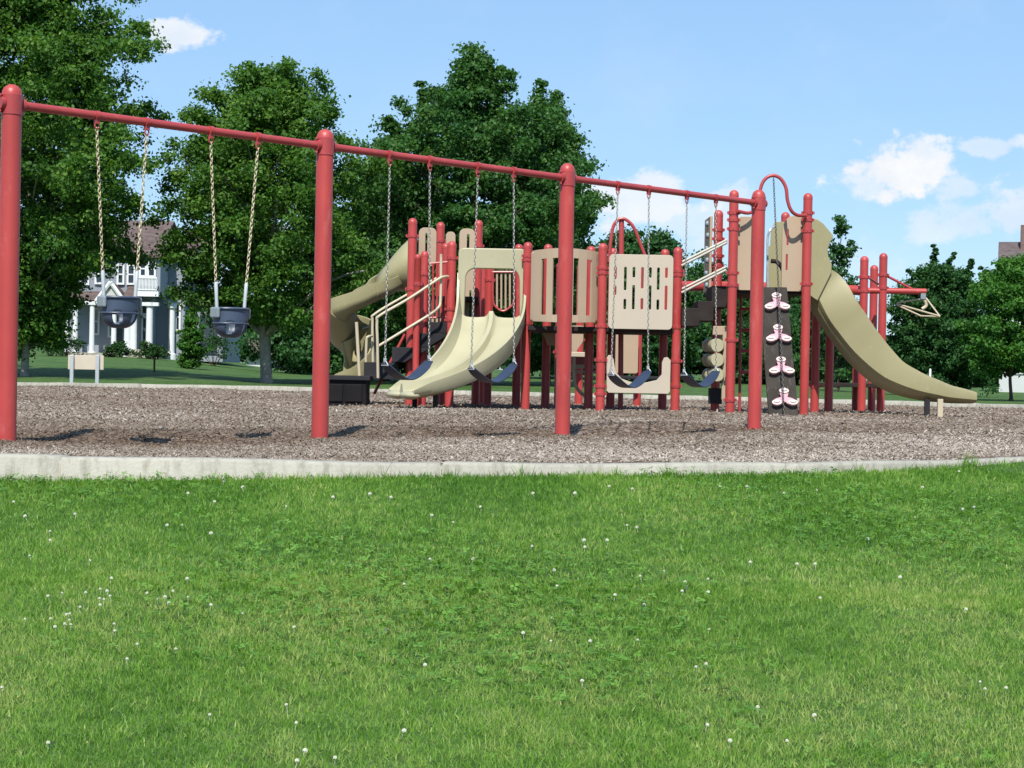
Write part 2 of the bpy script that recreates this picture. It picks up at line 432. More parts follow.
def build_ground():
    mat_lawn()
    # lawn: rings outward from the kerb to the horizon
    na = 360
    A = np.linspace(-PI, PI, na, endpoint=False); R = kerb_r(A)
    ring = np.array([0.06, .2, .4, .7, 1, 1.5, 2, 2.7, 3.5, 4.5, 5.5, 7, 8.5, 10, 12, 14, 17, 20, 25, 30, 36, 43, 52, 62, 75, 95, 130, 200, 350, 700, 1500, 3000])
    rr = R[None, :] + ring[:, None]
    X = KC[0] + rr * np.cos(A); Y = KC[1] + rr * np.sin(A); Z = lawn_z(X, Y)
    V = np.stack([X, Y, Z], -1).reshape(-1, 3)
    i, k = np.meshgrid(np.arange(len(ring) - 1), np.arange(na), indexing='ij'); k2 = (k + 1) % na
    Q = np.stack([i * na + k, (i + 1) * na + k, (i + 1) * na + k2, i * na + k2], -1).reshape(-1, 4)
    tag(link('lawn', arr_mesh('lawn', V, Q, MATS['lawn'], smooth=True)), kind='structure')
    # mulch bed
    fr = np.linspace(0, 1, 60)[1:]
    rr = (R + 0.05)[None, :] * fr[:, None]
    X = KC[0] + rr * np.cos(A); Y = KC[1] + rr * np.sin(A); Z = mulch_z(X, Y)
    V = np.concatenate([[[KC[0], KC[1], float(mulch_z(*KC))]], np.stack([X, Y, Z], -1).reshape(-1, 3)])
    i, k = np.meshgrid(np.arange(len(fr) - 1), np.arange(na), indexing='ij'); k2 = (k + 1) % na
    Q = np.stack([1 + i * na + k, 1 + (i + 1) * na + k, 1 + (i + 1) * na + k2, 1 + i * na + k2], -1).reshape(-1, 4)
    cen = np.stack([np.zeros(na // 2, int), 1 + np.arange(0, na, 2), 1 + (np.arange(0, na, 2) + 1) % na, 1 + (np.arange(0, na, 2) + 2) % na], -1)
    m = bpy.data.materials.new('mulch'); m.use_nodes = True; N, L = nt(m); b = N['Principled BSDF']
    tc = N.new('ShaderNodeTexCoord')
    def noise(sc, det=5, st=(1, 1, 1)):
        mp = N.new('ShaderNodeMapping'); mp.inputs['Scale'].default_value = st; L.new(tc.outputs['Object'], mp.inputs[0])
        n = N.new('ShaderNodeTexNoise'); n.inputs['Scale'].default_value = sc; n.inputs['Detail'].default_value = det; L.new(mp.outputs[0], n.inputs['Vector']); return n.outputs['Fac']
    vo = N.new('ShaderNodeTexVoronoi'); vo.inputs['Scale'].default_value = 22; L.new(tc.outputs['Object'], vo.inputs['Vector'])
    r = N.new('ShaderNodeValToRGB'); e = r.color_ramp.elements
    e[0].position = .15; e[0].color = (.12, .086, .060, 1); e[1].position = .9; e[1].color = (.34, .285, .232, 1)
    q = e.new(.5); q.color = (.19, .135, .105, 1)
    sp = N.new('ShaderNodeSeparateColor'); L.new(vo.outputs['Color'], sp.inputs[0]); L.new(sp.outputs[0], r.inputs['Fac'])
    r2 = N.new('ShaderNodeValToRGB'); e = r2.color_ramp.elements
    e[0].position = .35; e[0].color = (.7, .63, .56, 1); e[1].position = .65; e[1].color = (1.1, 1.08, 1.1, 1)
    L.new(noise(.5), r2.inputs['Fac'])
    mx = N.new('ShaderNodeMix'); mx.data_type = 'RGBA'; mx.blend_type = 'MULTIPLY'; mx.inputs['Factor'].default_value = 1
    L.new(r.outputs['Color'], mx.inputs['A']); L.new(r2.outputs['Color'], mx.inputs['B']); L.new(mx.outputs['Result'], b.inputs['Base Color'])
    b.inputs['Roughness'].default_value = .9; b.inputs['Specular IOR Level'].default_value = .15
    bp = N.new('ShaderNodeBump'); bp.inputs['Strength'].default_value = 1; bp.inputs['Distance'].default_value = .03
    L.new(noise(40, 6), bp.inputs['Height']); L.new(bp.outputs['Normal'], b.inputs['Normal'])
    MATS['mulch'] = m
    tag(link('mulch_bed', arr_mesh('mulch_bed', V, np.concatenate([Q, cen]), m, smooth=True)), kind='structure')
    # kerb: one cast ring round the bed with joints
    c = mat_basic('concrete', (.35, .337, .285), rough=.85, spec=.2, var=.14, scale=2.2, bump=.5, bscale=60)
    N, L = nt(c); b = N['Principled BSDF']
    src = b.inputs['Base Color'].links[0].from_socket
    tcn = [n for n in N if n.type == 'TEX_COORD'][0]
    st = N.new('ShaderNodeTexNoise'); st.inputs['Scale'].default_value = 14; st.inputs['Detail'].default_value = 8; st.inputs['Roughness'].default_value = .7
    mp = N.new('ShaderNodeMapping'); mp.inputs['Scale'].default_value = (1, 1, .25); L.new(tcn.outputs['Object'], mp.inputs[0]); L.new(mp.outputs[0], st.inputs['Vector'])
    r = N.new('ShaderNodeValToRGB'); e = r.color_ramp.elements; e[0].position = .34; e[0].color = (.55, .53, .5, 1); e[1].position = .52; e[1].color = (1, 1, 1, 1)
    L.new(st.outputs['Fac'], r.inputs['Fac'])
    mx = N.new('ShaderNodeMix'); mx.data_type = 'RGBA'; mx.blend_type = 'MULTIPLY'; mx.inputs['Factor'].default_value = .7
    L.new(src, mx.inputs['A']); L.new(r.outputs['Color'], mx.inputs['B']); L.new(mx.outputs['Result'], b.inputs['Base Color'])
    aa = [(a, 0.0) for a in np.linspace(-PI, PI, 1100, endpoint=False)]
    pos = -PI
    while pos < PI - .02:                                  # contraction joints about every two metres
        r = float(kerb_r(pos)); 
        for q, ins in ((-.014, 0), (-.005, .022), (.005, .022), (.014, 0)): aa.append((pos + q / r, ins))
        pos += 2.1 / r
    aa.sort(); na2 = len(aa); A2 = np.array([a for a, _ in aa]); R2 = kerb_r(A2)
    sect = [(0.0, -.12), (0.0, .014), (.012, .024), (.185, .024), (.205, .008), (.21, -.35)]
    V = []; jr = random.Random(9)
    for j in range(na2):
        up = .075 * float(sstep(30, 39, KC[1] + R2[j] * math.sin(A2[j])))
        jit = up + .004 * math.sin(j * .37) + .004 * math.sin(j * .113); ins = aa[j][1]
        for m_, (q, z) in enumerate(sect):
            ch = .008 * max(0, jr.random() - .82) / .18 if m_ == 4 else 0
            V.append((KC[0] + (R2[j] + q - (ins if q > .1 else -ins) - ch) * math.cos(A2[j]), KC[1] + (R2[j] + q - (ins if q > .1 else -ins) - ch) * math.sin(A2[j]), z + (jit - ins - ch if z > 0 else 0)))
    n = len(sect); Q = []
    for j in range(na2):
        for k in range(n - 1):
            a = j * n + k; d = ((j + 1) % na2) * n + k
            Q.append((a, a + 1, d + 1, d))
    tag(link('kerb', arr_mesh('kerb', V, Q, c)), kind='structure')

def build_chips():
    """loose wood chips on the mulch bed, denser close to the camera"""
    rg = np.random.default_rng(3)
    def patch(n, y0, y1, smin, smax):
        Y = rg.uniform(y0, y1, n); X = rg.uniform(-1, 1, n) * (Y * .30 + 2.2)
        return X, Y, rg.uniform(smin, smax, n)
    parts = [patch(84000, 10.6, 14, .008, .027), patch(86000, 13, 18, .010, .032), patch(70000, 18, 27, .015, .045), patch(44000, 27, 45, .02, .06)]
    X = np.concatenate([p[0] for p in parts]); Y = np.concatenate([p[1] for p in parts]); S = np.concatenate([p[2] for p in parts])
    k = kdist(X, Y) < -0.02; X, Y, S = X[k], Y[k], S[k]; n = len(X)
    Z = mulch_z(X, Y) + .004
    yaw = rg.uniform(0, 2 * PI, n); pit = rg.normal(0, .35, n); rol = rg.normal(0, .45, n)
    cy, sy, cp, sp_, cr, sr = np.cos(yaw), np.sin(yaw), np.cos(pit), np.sin(pit), np.cos(rol), np.sin(rol)
    ax = np.stack([cy * cp, sy * cp, sp_], -1)
    bx = np.stack([-sy * cr + cy * sp_ * -sr, cy * cr - sy * sp_ * sr, cp * sr], -1)
    nx = np.cross(ax, bx)
    wd = S * rg.uniform(.18, .45, n); th = S * .12
    P = np.stack([X, Y, Z], -1)
    P[:, 2] += np.abs(ax[:, 2]) * S * .4 + np.abs(bx[:, 2]) * wd * .4
    cor = []
    for sz in (-1, 1):
        for a, b in ((-1, -1), (1, -.7), (1, .8), (-1, 1)):
            cor.append(P + ax * (S * .5 * a)[:, None] + bx * (wd * .5 * b)[:, None] + nx * (th * .5 * sz)[:, None])
    V = np.stack(cor, 1).reshape(-1, 3)
    base = np.arange(n)[:, None] * 8
    fs = np.array([(4, 5, 6, 7), (0, 1, 5, 4), (1, 2, 6, 5), (2, 3, 7, 6), (3, 0, 4, 7)])
    Q = (base[:, :, None] + fs[None]).reshape(-1, 4)
    worn = np.zeros(n)
    along = (X - SW1.x) * SWD.x + (Y - SW1.y) * SWD.y; off = -(X - SW1.x) * SWD.y + (Y - SW1.y) * SWD.x
    worn = np.exp(-((off - .2) / 1.25) ** 2) * ((along > -1) & (along < 9.6))
    tone = np.clip(rg.beta(2.4, 2.6, n) - .34 * worn + .12 * (np.sin(X * 1.1) * np.sin(Y * .7)) + .16 * sstep(.9, 1.7, -off) * (Y < 20), 0, 1)
    m = bpy.data.materials.new('wood_chip'); m.use_nodes = True; N, L = nt(m); b = N['Principled BSDF']
    a = N.new('ShaderNodeAttribute'); a.attribute_name = 'tone'
    r = N.new('ShaderNodeValToRGB'); e = r.color_ramp.elements
    e[0].position = 0; e[0].color = (.095, .066, .044, 1); e[1].position = 1; e[1].color = (.52, .46, .39, 1)
    q = e.new(.35); q.color = (.185, .140, .102, 1); q = e.new(.7); q.color = (.295, .252, .212, 1)
    L.new(a.outputs['Fac'], r.inputs['Fac']); L.new(r.outputs['Color'], b.inputs['Base Color'])
    b.inputs['Roughness'].default_value = .8; b.inputs['Specular IOR Level'].default_value = .2
    tag(link('wood_chips', arr_mesh('wood_chips', V, Q, m, np.repeat(tone, 8))), 'grey brown wood chips covering the play area inside the kerb', 'wood chips', kind='stuff')

def build_grass():
    rg = np.random.default_rng(11)
    m = mat_grass()
    def field(n, y0, y1, xm):
        Y = rg.uniform(y0, y1, n); X = rg.uniform(-1, 1, n) * (Y * xm + .5)
        return X, Y
    fs = [field(230000, 4.6, 7.6, .30), field(280000, 7.3, 12.0, .31)]
    X = np.concatenate([f[0] for f in fs]); Y = np.concatenate([f[1] for f in fs])
    # thinner growth carrying on past both sides of the frame
    ns = 400000; ys = rg.uniform(3.6, 12, ns); xs_ = (ys * .30 + .2 + 4.6 * rg.random(ns) ** 1.9) * np.where(rg.random(ns) < .5, -1, 1)
    X = np.concatenate([X, xs_]); Y = np.concatenate([Y, ys])
    # right-hand lawn past the curve of the kerb
    x2 = rg.uniform(3, 9, 40000); y2 = rg.uniform(11.5, 19, 40000)
    X = np.concatenate([X, x2]); Y = np.concatenate([Y, y2])
    # taller, broader tufts left unmown against the kerb
    na = 16000
    a = rg.uniform(-PI * .80, -PI * .18, na); r = kerb_r(a) + .225 + np.abs(rg.normal(0, .22, na))
    X = np.concatenate([X, KC[0] + r * np.cos(a)]); Y = np.concatenate([Y, KC[1] + r * np.sin(a)])
    ta = rg.uniform(-PI * .75, -PI * .22, 90); tr_ = kerb_r(ta) + .235 + np.abs(rg.normal(0, .03, 90)); cnt = rg.integers(8, 38, 90)
    tx = np.repeat(KC[0] + tr_ * np.cos(ta), cnt) + rg.normal(0, .022, cnt.sum()); ty = np.repeat(KC[1] + tr_ * np.sin(ta), cnt) + rg.normal(0, .012, cnt.sum())
    tuft = np.concatenate([np.ones(len(X)), np.repeat(rg.uniform(1.4, 2.6, 90), cnt)])
    X = np.concatenate([X, tx]); Y = np.concatenate([Y, ty])
    d = kdist(X, Y); k = d > .215; X, Y, d, tuft = X[k], Y[k], d[k], tuft[k]; n = len(X)
    cl = np.sin(X * 3.1 + 1.3 * Y) * np.sin(Y * 2.7 - X) * .5 + .5
    edge = np.exp(-((d - .2) / .35))
    H = rg.uniform(.013, .033, n) * (.85 + .3 * cl) * (1 + .9 * edge * rg.random(n)) * tuft
    W = rg.uniform(.0020, .0040, n) * np.where(rg.random(n) < .10, 2.2, 1.0) * np.clip(Y / 8, .8, 1.8)
    yaw = rg.uniform(0, 2 * PI, n); lean = rg.uniform(.15, 1.25, n); la = rg.uniform(0, 2 * PI, n)
    Z = lawn_z(X, Y) - .004
    P = np.stack([X, Y, Z], -1)
    w = np.stack([np.cos(yaw), np.sin(yaw), np.zeros(n)], -1) * (W * .5)[:, None]
    l = np.stack([np.cos(la) * np.sin(lean), np.sin(la) * np.sin(lean), np.cos(lean)], -1)
    l1 = l.copy(); l1[:, 2] += .5; l1 /= np.linalg.norm(l1, axis=1)[:, None]
    p1 = P + l1 * (H * .55)[:, None]; p2 = p1 + l * (H * .55)[:, None]
    V = np.stack([P - w, P + w, p1 + w * .85, p1 - w * .85, p2 + w * .2, p2 - w * .2], 1).reshape(-1, 3)
    b = np.arange(n)[:, None] * 6
    Q = np.concatenate([b + np.array([[0, 1, 2, 3]]), b + np.array([[3, 2, 4, 5]])])
    tone = np.clip(rg.normal(.45, .15, n) - .06 * edge, 0, 1)
    dry = rg.random(n) < .045; tone[dry] = 1.0
    tag(link('grass', arr_mesh('grass', V, Q, m, np.repeat(tone, 6))), 'mown green grass with dry yellow patches in front of the kerb', 'grass', kind='stuff')
    # clover leaves: low trefoils
    nc = 26000
    Y = rg.uniform(5, 11.5, nc); X = rg.uniform(-1, 1, nc) * (Y * .31 + .4)
    pk = np.sin(X * 1.3 + 2) * np.sin(Y * 1.1 + X * .4) + .9 * np.exp(-kdist(X, Y) / .7)
    k = (kdist(X, Y) > .23) & (pk > rg.uniform(-.1, 1.2, nc)); X, Y = X[k], Y[k]; n = len(X)
    Z = lawn_z(X, Y) + rg.uniform(.02, .055, n)
    Vs = []; s = rg.uniform(.008, .015, n); ya = rg.uniform(0, 2 * PI, n)
    tz = rg.normal(0, .25, n); tw = rg.normal(0, .25, n)
    for q in range(3):
        an = ya + q * 2 * PI / 3
        dx, dy = np.cos(an), np.sin(an); ex, ey = -dy, dx
        for (u, v) in ((0, 0), (1.0, .62), (1.5, 0), (1.0, -.62)):
            px = (dx * u + ex * v) * s; py = (dy * u + ey * v) * s
            Vs.append(np.stack([X + px, Y + py, Z + px * tz + py * tw], -1))
    V = np.stack(Vs, 1).reshape(-1, 3)
    b = np.arange(n * 3)[:, None] * 4
    cm = mat_foliage('clover', (.070, .19, .024), (.115, .26, .038), (.16, .31, .058), transl=.3)
    tag(link('clover_leaves', arr_mesh('clover_leaves', V, b + np.array([[0, 1, 2, 3]]), cm, np.repeat(rg.random(n), 12))), 'darker clover leaves growing low among the grass near the kerb', 'clover', kind='stuff')
    # white clover flower heads
    wm = mat_basic('clover_white', (.72, .72, .62), rough=.7, var=.1)
    mb = MB(); rr = random.Random(5)
    for q in range(34):                       # a ball of little florets
        z = 1 - 2 * (q + .5) / 34; a = q * 2.399963; r = math.sqrt(1 - z * z)
        if z < -.55: continue
        dv = Vector((r * math.cos(a), r * math.sin(a), z)); p = dv * .0095
        u = dv.orthogonal().normalized() * .003; w_ = dv.cross(u).normalized() * .003
        mb.add([p * .6 - u, p * .6 + u, p * 1.25 + u * .5, p * 1.25 - u * .5], [(0, 1, 2, 3)])
        mb.add([p * .6 - w_, p * .6 + w_, p * 1.25 + w_ * .5, p * 1.25 - w_ * .5], [(0, 1, 2, 3)])
        mb.add([p * .75 - u - w_, p * .75 + u - w_, p * .75 + u + w_, p * .75 - u + w_], [(0, 1, 2, 3)])
    mb.tube([(0, 0, -.05), (0, .003, -.004)], .001, 5)
    me = mb.mesh('clover_flower', 'clover_white')
    spots = [(75, 515), (25, 517), (50, 532), (50, 541), (182, 526), (167, 526), (211, 534), (188, 494), (286, 507), (333, 498), (391, 498), (224, 482), (243, 488), (432, 516), (430, 560), (473, 560), (453, 523), (404, 585),
             (107, 592), (100, 590), (110, 597), (62, 594), (48, 597), (147, 594), (173, 592), (165, 598), (188, 598), (211, 606), (65, 625), (55, 628), (25, 620), (80, 608), (243, 614), (319, 608), (294, 628), (385, 631), (114, 625), (127, 660), (176, 650), (425, 666), (48, 744), (305, 752), (404, 732), (297, 762), (335, 759),
             (575, 494), (533, 494), (609, 487), (720, 487), (747, 487), (627, 526), (637, 528), (584, 541), (585, 548), (607, 541), (532, 547), (554, 571), (640, 577), (664, 572), (685, 583), (687, 588), (708, 580), (682, 592), (708, 593), (750, 563), (797, 565), (815, 565), (900, 578), (615, 596), (644, 606), (709, 630), (590, 642), (551, 642), (523, 634), (582, 682), (980, 683), (820, 599), (696, 668), (706, 665), (730, 742), (787, 742), (963, 510), (974, 508), (959, 472), (640, 474), (868, 540), (985, 690)]
    for k in range(22): spots.append((rr.uniform(0, 1024), 480 + 260 * rr.random() ** 1.6))
    for k in range(16): spots.append((rr.gauss(90, 45), rr.gauss(600, 20)))
    cnt = 0
    for (px, py) in spots:
        # march along the pixel's ray to the lawn
        lo, hi = 3.5, 14.0
        for it in range(30):
            md = (lo + hi) / 2; p = at(px, py, md)
            if p.z > float(lawn_z(p.x, p.y)) + .02: lo = md
            else: hi = md
        p = at(px, py, lo)
        if kdist(p.x, p.y) < .25: continue
        o = link('clover_flower', me); o.location = (p.x, p.y, float(lawn_z(p.x, p.y)) + .024)
        s = rr.uniform(.75, 1.25) * min(.80, max(.50, p.y / 14)); o.scale = (s, s, s); o.rotation_euler = (rr.uniform(-.3, .3), rr.uniform(-.3, .3), rr.uniform(0, 6))
        tag(o, 'small white clover flower head standing in the foreground lawn', 'flower', 'white clover flowers dotted over the lawn')
        cnt += 1
# ------------------------------------------------------------------ shared materials
def make_materials():
    mat_basic('red_paint', (.39, .046, .041), rough=.40, spec=.55, var=.10, scale=1.7, bump=.06, bscale=90)
    mat_basic('red_pipe', (.36, .046, .046), rough=.36, spec=.55, var=.12, scale=2.5)
    mat_basic('tan_plastic', (.385, .290, .200), rough=.55, var=.05, scale=1.2, bump=.08, bscale=160)
    mat_basic('cream_plastic', (.375, .352, .225), rough=.42, var=.06, scale=1.6, bump=.05, bscale=120)
    mat_basic('khaki_plastic', (.290, .265, .140), rough=.42, var=.07, scale=1.3, bump=.05, bscale=120)
    mat_basic('pale_plastic', (.45, .385, .30), rough=.5, var=.04, scale=1.4, bump=.06, bscale=150)
    mat_basic('cream_pipe', (.45, .39, .27), rough=.4, var=.06, scale=3)
    mat_basic('rail_white', (.58, .55, .46), rough=.4, var=.05)
    scuff('red_paint', (.50, .13, .115), .56, .70, 9, (1, 1, .3), .55); scuff('red_paint', (.16, .03, .03), .66, .70, 30, (1, 1, .6), .8)
    scuff('red_pipe', (.46, .11, .10), .57, .70, 14, (1, 1, 1), .5)
    for q in ('cream_plastic', 'khaki_plastic'): scuff(q, (.20, .18, .11), .60, .72, 12, (1, 1, .5), .35); scuff(q, (.50, .48, .36), .60, .66, 40, (1, 1, .2), .3)
    for q in ('tan_plastic', 'pale_plastic'): scuff(q, (.22, .17, .12), .62, .72, 16, (1, 1, .5), .3)
    mat_basic('deck_brown', (.028, .022, .020), rough=.75, spec=.15, var=.25, scale=5, bump=.2, bscale=80)
    mat_basic('step_grey', (.026, .026, .030), rough=.75, spec=.15, var=.2, scale=5, bump=.3, bscale=90)
    mat_basic('board_brown', (.044, .038, .032), rough=.75, spec=.15, var=.3, scale=3.5, bump=.3, bscale=40)
    mat_basic('pink_plastic', (.60, .31, .36), rough=.45, var=.06)
    mat_basic('pale_pink', (.64, .50, .47), rough=.45, var=.05)
    scuff('board_brown', (.14, .125, .11), .56, .66, 18, (1, 1, .4), .6)
    mat_basic('black_plastic', (.010, .009, .010), rough=.7, spec=.15, var=.3)
    mat_basic('navy_rubber', (.022, .032, .062), rough=.42, var=.15, scale=8)
    mat_basic('bucket_rubber', (.050, .072, .115), rough=.42, var=.12, scale=6)
    mat_basic('steel', (.20, .205, .19), rough=.5, metal=.2, var=.15, scale=30)
    mat_basic('galvanised', (.50, .52, .53), rough=.45, metal=.5, var=.10, scale=30)
    mat_basic('coated_chain', (.36, .31, .19), rough=.45, var=.2, scale=20)
    mat_basic('sleeve', (.42, .46, .47), rough=.4, var=.06, scale=10)
    mat_basic('pale_clamp', (.20, .24, .26), rough=.5, var=.08)
    mat_basic('shade_tan', (.33, .25, .175), rough=.6, var=.05)
    mat_basic('dark_metal', (.03, .03, .035), rough=.5, var=.2)

def scuff(name, col, lo=.60, hi=.66, scale=26, stretch=(1, 1, .35), amt=.6):
    """worn patches of another colour broken into a painted or moulded surface"""
    N, L = nt(MATS[name]); b = N['Principled BSDF']; src = b.inputs['Base Color'].links[0].from_socket
    tc = [n for n in N if n.type == 'TEX_COORD'][0]
    mp = N.new('ShaderNodeMapping'); mp.inputs['Scale'].default_value = stretch; L.new(tc.outputs['Object'], mp.inputs[0])
    n = N.new('ShaderNodeTexNoise'); n.inputs['Scale'].default_value = scale; n.inputs['Detail'].default_value = 9; n.inputs['Roughness'].default_value = .7
    L.new(mp.outputs[0], n.inputs['Vector'])
    mr = N.new('ShaderNodeMapRange'); mr.inputs['From Min'].default_value = lo; mr.inputs['From Max'].default_value = hi; mr.inputs['To Max'].default_value = amt
    L.new(n.outputs['Fac'], mr.inputs['Value'])
    mx = N.new('ShaderNodeMix'); mx.data_type = 'RGBA'; mx.inputs['B'].default_value = (*col, 1)
    L.new(mr.outputs['Result'], mx.inputs['Factor']); L.new(src, mx.inputs['A']); L.new(mx.outputs['Result'], b.inputs['Base Color'])

def dome(r, zt, n=5):
    return [(r * math.cos(PI / 2 * k / n), zt - r + r * math.sin(PI / 2 * k / n)) for k in range(n + 1)]

def chain_mesh(a, b, link_len=.040, wire=.0045, wid=.019, mat='steel'):
    """alternating oval links from a to b"""
    a = Vector(a); b = Vector(b); d = b - a; n = max(2, int(d.length / (link_len * .78))); t = d.normalized()
    s1 = t.cross(Vector((0, 1, 0))).normalized(); s2 = t.cross(s1).normalized()
    mb = MB()
    for i in range(n):
        c = a + d * ((i + .5) / n)
        an = (PI / 4) + (PI / 2 if i % 2 else 0)
        s = s1 * math.cos(an) + s2 * math.sin(an)
        pts = []
        for k in range(8):
            th = 2 * PI * k / 8
            pts.append(c + t * (math.cos(th) * link_len * .5) + s * (math.sin(th) * wid * .5))
        w = t.cross(s)
        vs = []
        for k, p in enumerate(pts):
            r = (p - c).normalized()
            for (x, y) in ((1, 0), (0, 1), (-1, 0), (0, -1)): vs.append(p + r * wire * x + w * wire * y)
        fs = []
        for k in range(8):
            for q in range(4):
                A = k * 4 + q; B = k * 4 + (q + 1) % 4; D = ((k + 1) % 8) * 4
                fs.append((A, D + q, D + (q + 1) % 4, B))
        mb.add(vs, fs, True)
    return mb

BEAM_Z = 2.36
def beam_pt(px, py):
    """point on the top beam seen at pixel column px"""
    a = SW1; b = SW4
    lo, hi = -.1, 1.1
    for _ in range(40):
        t = (lo + hi) / 2; p = a.lerp(b, t); v = Vector((p.x, p.y, BEAM_Z)) - CAM
        d = v.dot(F0); x = 512 + F_PX * v.dot(CR) / d
        if x < px: lo = t
        else: hi = t
    p = a.lerp(b, (lo + hi) / 2)
    return Vector((p.x, p.y, BEAM_Z))

def build_swings():
    fr = thing('swing_frame', 'long red three bay swing frame in front of the play structure', 'swing frame', (SW1.x, SW1.y, 0))
    posts = [SW1.lerp(SW4, k / 3) + Vector((o, 0, 0)) for k, o in enumerate((0, -.040, -.030, 0))]
    z = 2.5
    for i, p in enumerate(posts):
        mb = MB(); mb.lathe((p.x, p.y, 0), [(.070, -.25), (.070, z - .21), (.070, z - .07)] + [(r * 1.0, h) for r, h in dome(.070, z)[1:]], 24)
        po = mb.build('post', 'red_paint', fr)
        nx = SWD
        c = MB(); c.lathe((p.x, p.y, 0), [(.071, z - .22), (.0755, z - .215), (.0755, z - .075), (.071, z - .07)], 24)
        for sgn in (-1, 1):
            q = Vector((p.x, p.y, BEAM_Z)) + nx * (.085 * sgn)
            c.tube([q - nx * .014, q + nx * .014], .046, 14)
            for s2 in (-1, 1):
                c.tube([q + Vector((0, 0, .055 * s2)) + Vector((0, -.03, 0)), q + Vector((0, 0, .055 * s2)) + Vector((0, .03, 0))], .010, 8)
        c.build('collar', 'red_pipe', po)
    for i in range(3):
        a = posts[i] + Vector((0, 0, BEAM_Z)); b = posts[i + 1] + Vector((0, 0, BEAM_Z))
        MB().tube([a + SWD * .065, b - SWD * .065], .031, 16).build('top_beam', 'red_pipe', fr)
    # where the swings hang
    def hanger(p):
        mb = MB(); t = SWD
        mb.tube([p - t * .018, p + t * .018], .0345, 16)
        mb.box(p - Vector((0, 0, .045)), (.035, .03, .03), rz=math.atan2(t.y, t.x))
        ring = [p - Vector((0, 0, .075)) + t * (math.cos(k * PI / 5) * .018) + Vector((0, 0, math.sin(k * PI / 5) * .022)) for k in range(11)]
        mb.tube(ring, .006, 6)
        return mb
    bucket = [((97, 147), (104, 301), (135, 301), 'grey bucket swing on coated chains nearest the left end post'), ((211, 258), (217, 312), (244, 312), 'grey bucket swing on coated chains just left of the second red post')]
    for (tops, la, lb, lab) in bucket:
        A = beam_pt(tops[0], 0); B = beam_pt(tops[1], 0)
        mid = (A + B) / 2
        dA = (A - CAM).dot(F0); dB = (B - CAM).dot(F0); dm = (dA + dB) / 2; hd = (dB - dA) / 2 * .62
        a = at(la[0], la[1], dm - hd); b = at(lb[0], lb[1], dm + hd)
        c = (a + b) / 2
        sw = thing('bucket_swing', lab, 'baby swing', (c.x, c.y, c.z), 0, 'bucket swings in the left bay')
        for top, low in ((A, a), (B, b)):
            hanger(top).build('hanger', 'red_pipe', sw)
            top2 = top - Vector((0, 0, .09)); kn = low.lerp(top2, .17)
            chain_mesh(kn, top2, .040, .0048, .021).build('chain', 'coated_chain', sw)
            MB().tube([low, low.lerp(kn, .5), kn, kn.lerp(top2, .01)], [.0135, .0135, .0145, .008], 10).build('chain_sleeve', 'sleeve', sw)
        # bucket: a tapered shell with leg holes
        e1 = (b - a); e1.z = 0; e1.normalize(); e2 = Vector((-e1.y, e1.x, 0))
        w = .146; w2 = .126
        nth, nv = 40, 14; H = .225
        vs = []; fs = []
        for j in range(nv + 1):
            t = j / nv
            k = 1 - .05 * t if t < .45 else (1 - .02) * math.sqrt(max(0, 1 - ((t - .45) / .57) ** 2.2)) * .93 + .045
            for i in range(nth):
                an = 2 * PI * i / nth
                vs.append(c + e1 * (math.cos(an) * w * k) + e2 * (math.sin(an) * w2 * k) + Vector((0, 0, .02 - H * t)))
        for j in range(nv):
            for i in range(nth):
                an = (i + .5) / nth * 360; t = (j + .5) / nv
                hole = False
                for hc in (232, 308):
                    if ((an - hc) / 19) ** 2 + ((t - .66) / .22) ** 2 < 1: hole = True
                for hc in (90,):
                    if ((an - hc) / 26) ** 2 + ((t - .68) / .17) ** 2 < 1: hole = True
                if hole: continue
                q = j * nth; fs.append((q + i, q + nth + i, q + nth + (i + 1) % nth, q + (i + 1) % nth))
        mb = MB(); mb.add(vs, fs, True)
        o = mb.build('bucket_seat', 'bucket_rubber', sw)
        md = o.modifiers.new('thick', 'SOLIDIFY'); md.thickness = .016; md.offset = -1
        md = o.modifiers.new('sub', 'SUBSURF'); md.levels = 1; md.render_levels = 1
        rim = MB(); N_ = 40
        ring = [c + e1 * (math.cos(2 * PI * k / N_) * (w + .004)) + e2 * (math.sin(2 * PI * k / N_) * (w2 + .004)) + Vector((0, 0, .024)) for k in range(N_ + 1)]
        rim.tube(ring, .010, 8, cap=False)
        ring = [c + e1 * (math.cos(2 * PI * k / N_) * (w + .002) * .975) + e2 * (math.sin(2 * PI * k / N_) * (w2 + .002) * .975) + Vector((0, 0, -.090)) for k in range(N_ + 1)]
        rim.tube(ring, .007, 8, cap=False)
        rim.build('rim', 'bucket_rubber', sw)
        for q, sg in ((a, -1), (b, 1)):
            MB().box(c + e1 * (sg * (w + .008)) + Vector((0, 0, -.01)), (.03, .10, .085), rz=math.atan2(e1.y, e1.x)).build('chain_clamp', 'pale_clamp', sw, bevel=.014, seg=3)
    belts = [((390, 430), (385, 364), (429, 361), 'dark belt swing hanging in front of the grey stairs, leftmost belt swing'),
             ((478, 514), (471, 368), (514, 364), 'dark belt swing hanging right in front of the cream double slide'),
             ((618, 649), (611, 374), (648, 371), 'dark belt swing hanging in front of the low pale bench panel'),
             ((687, 716), (684, 374), (716, 371), 'dark belt swing hanging beside the stacked cream rollers, rightmost belt swing')]
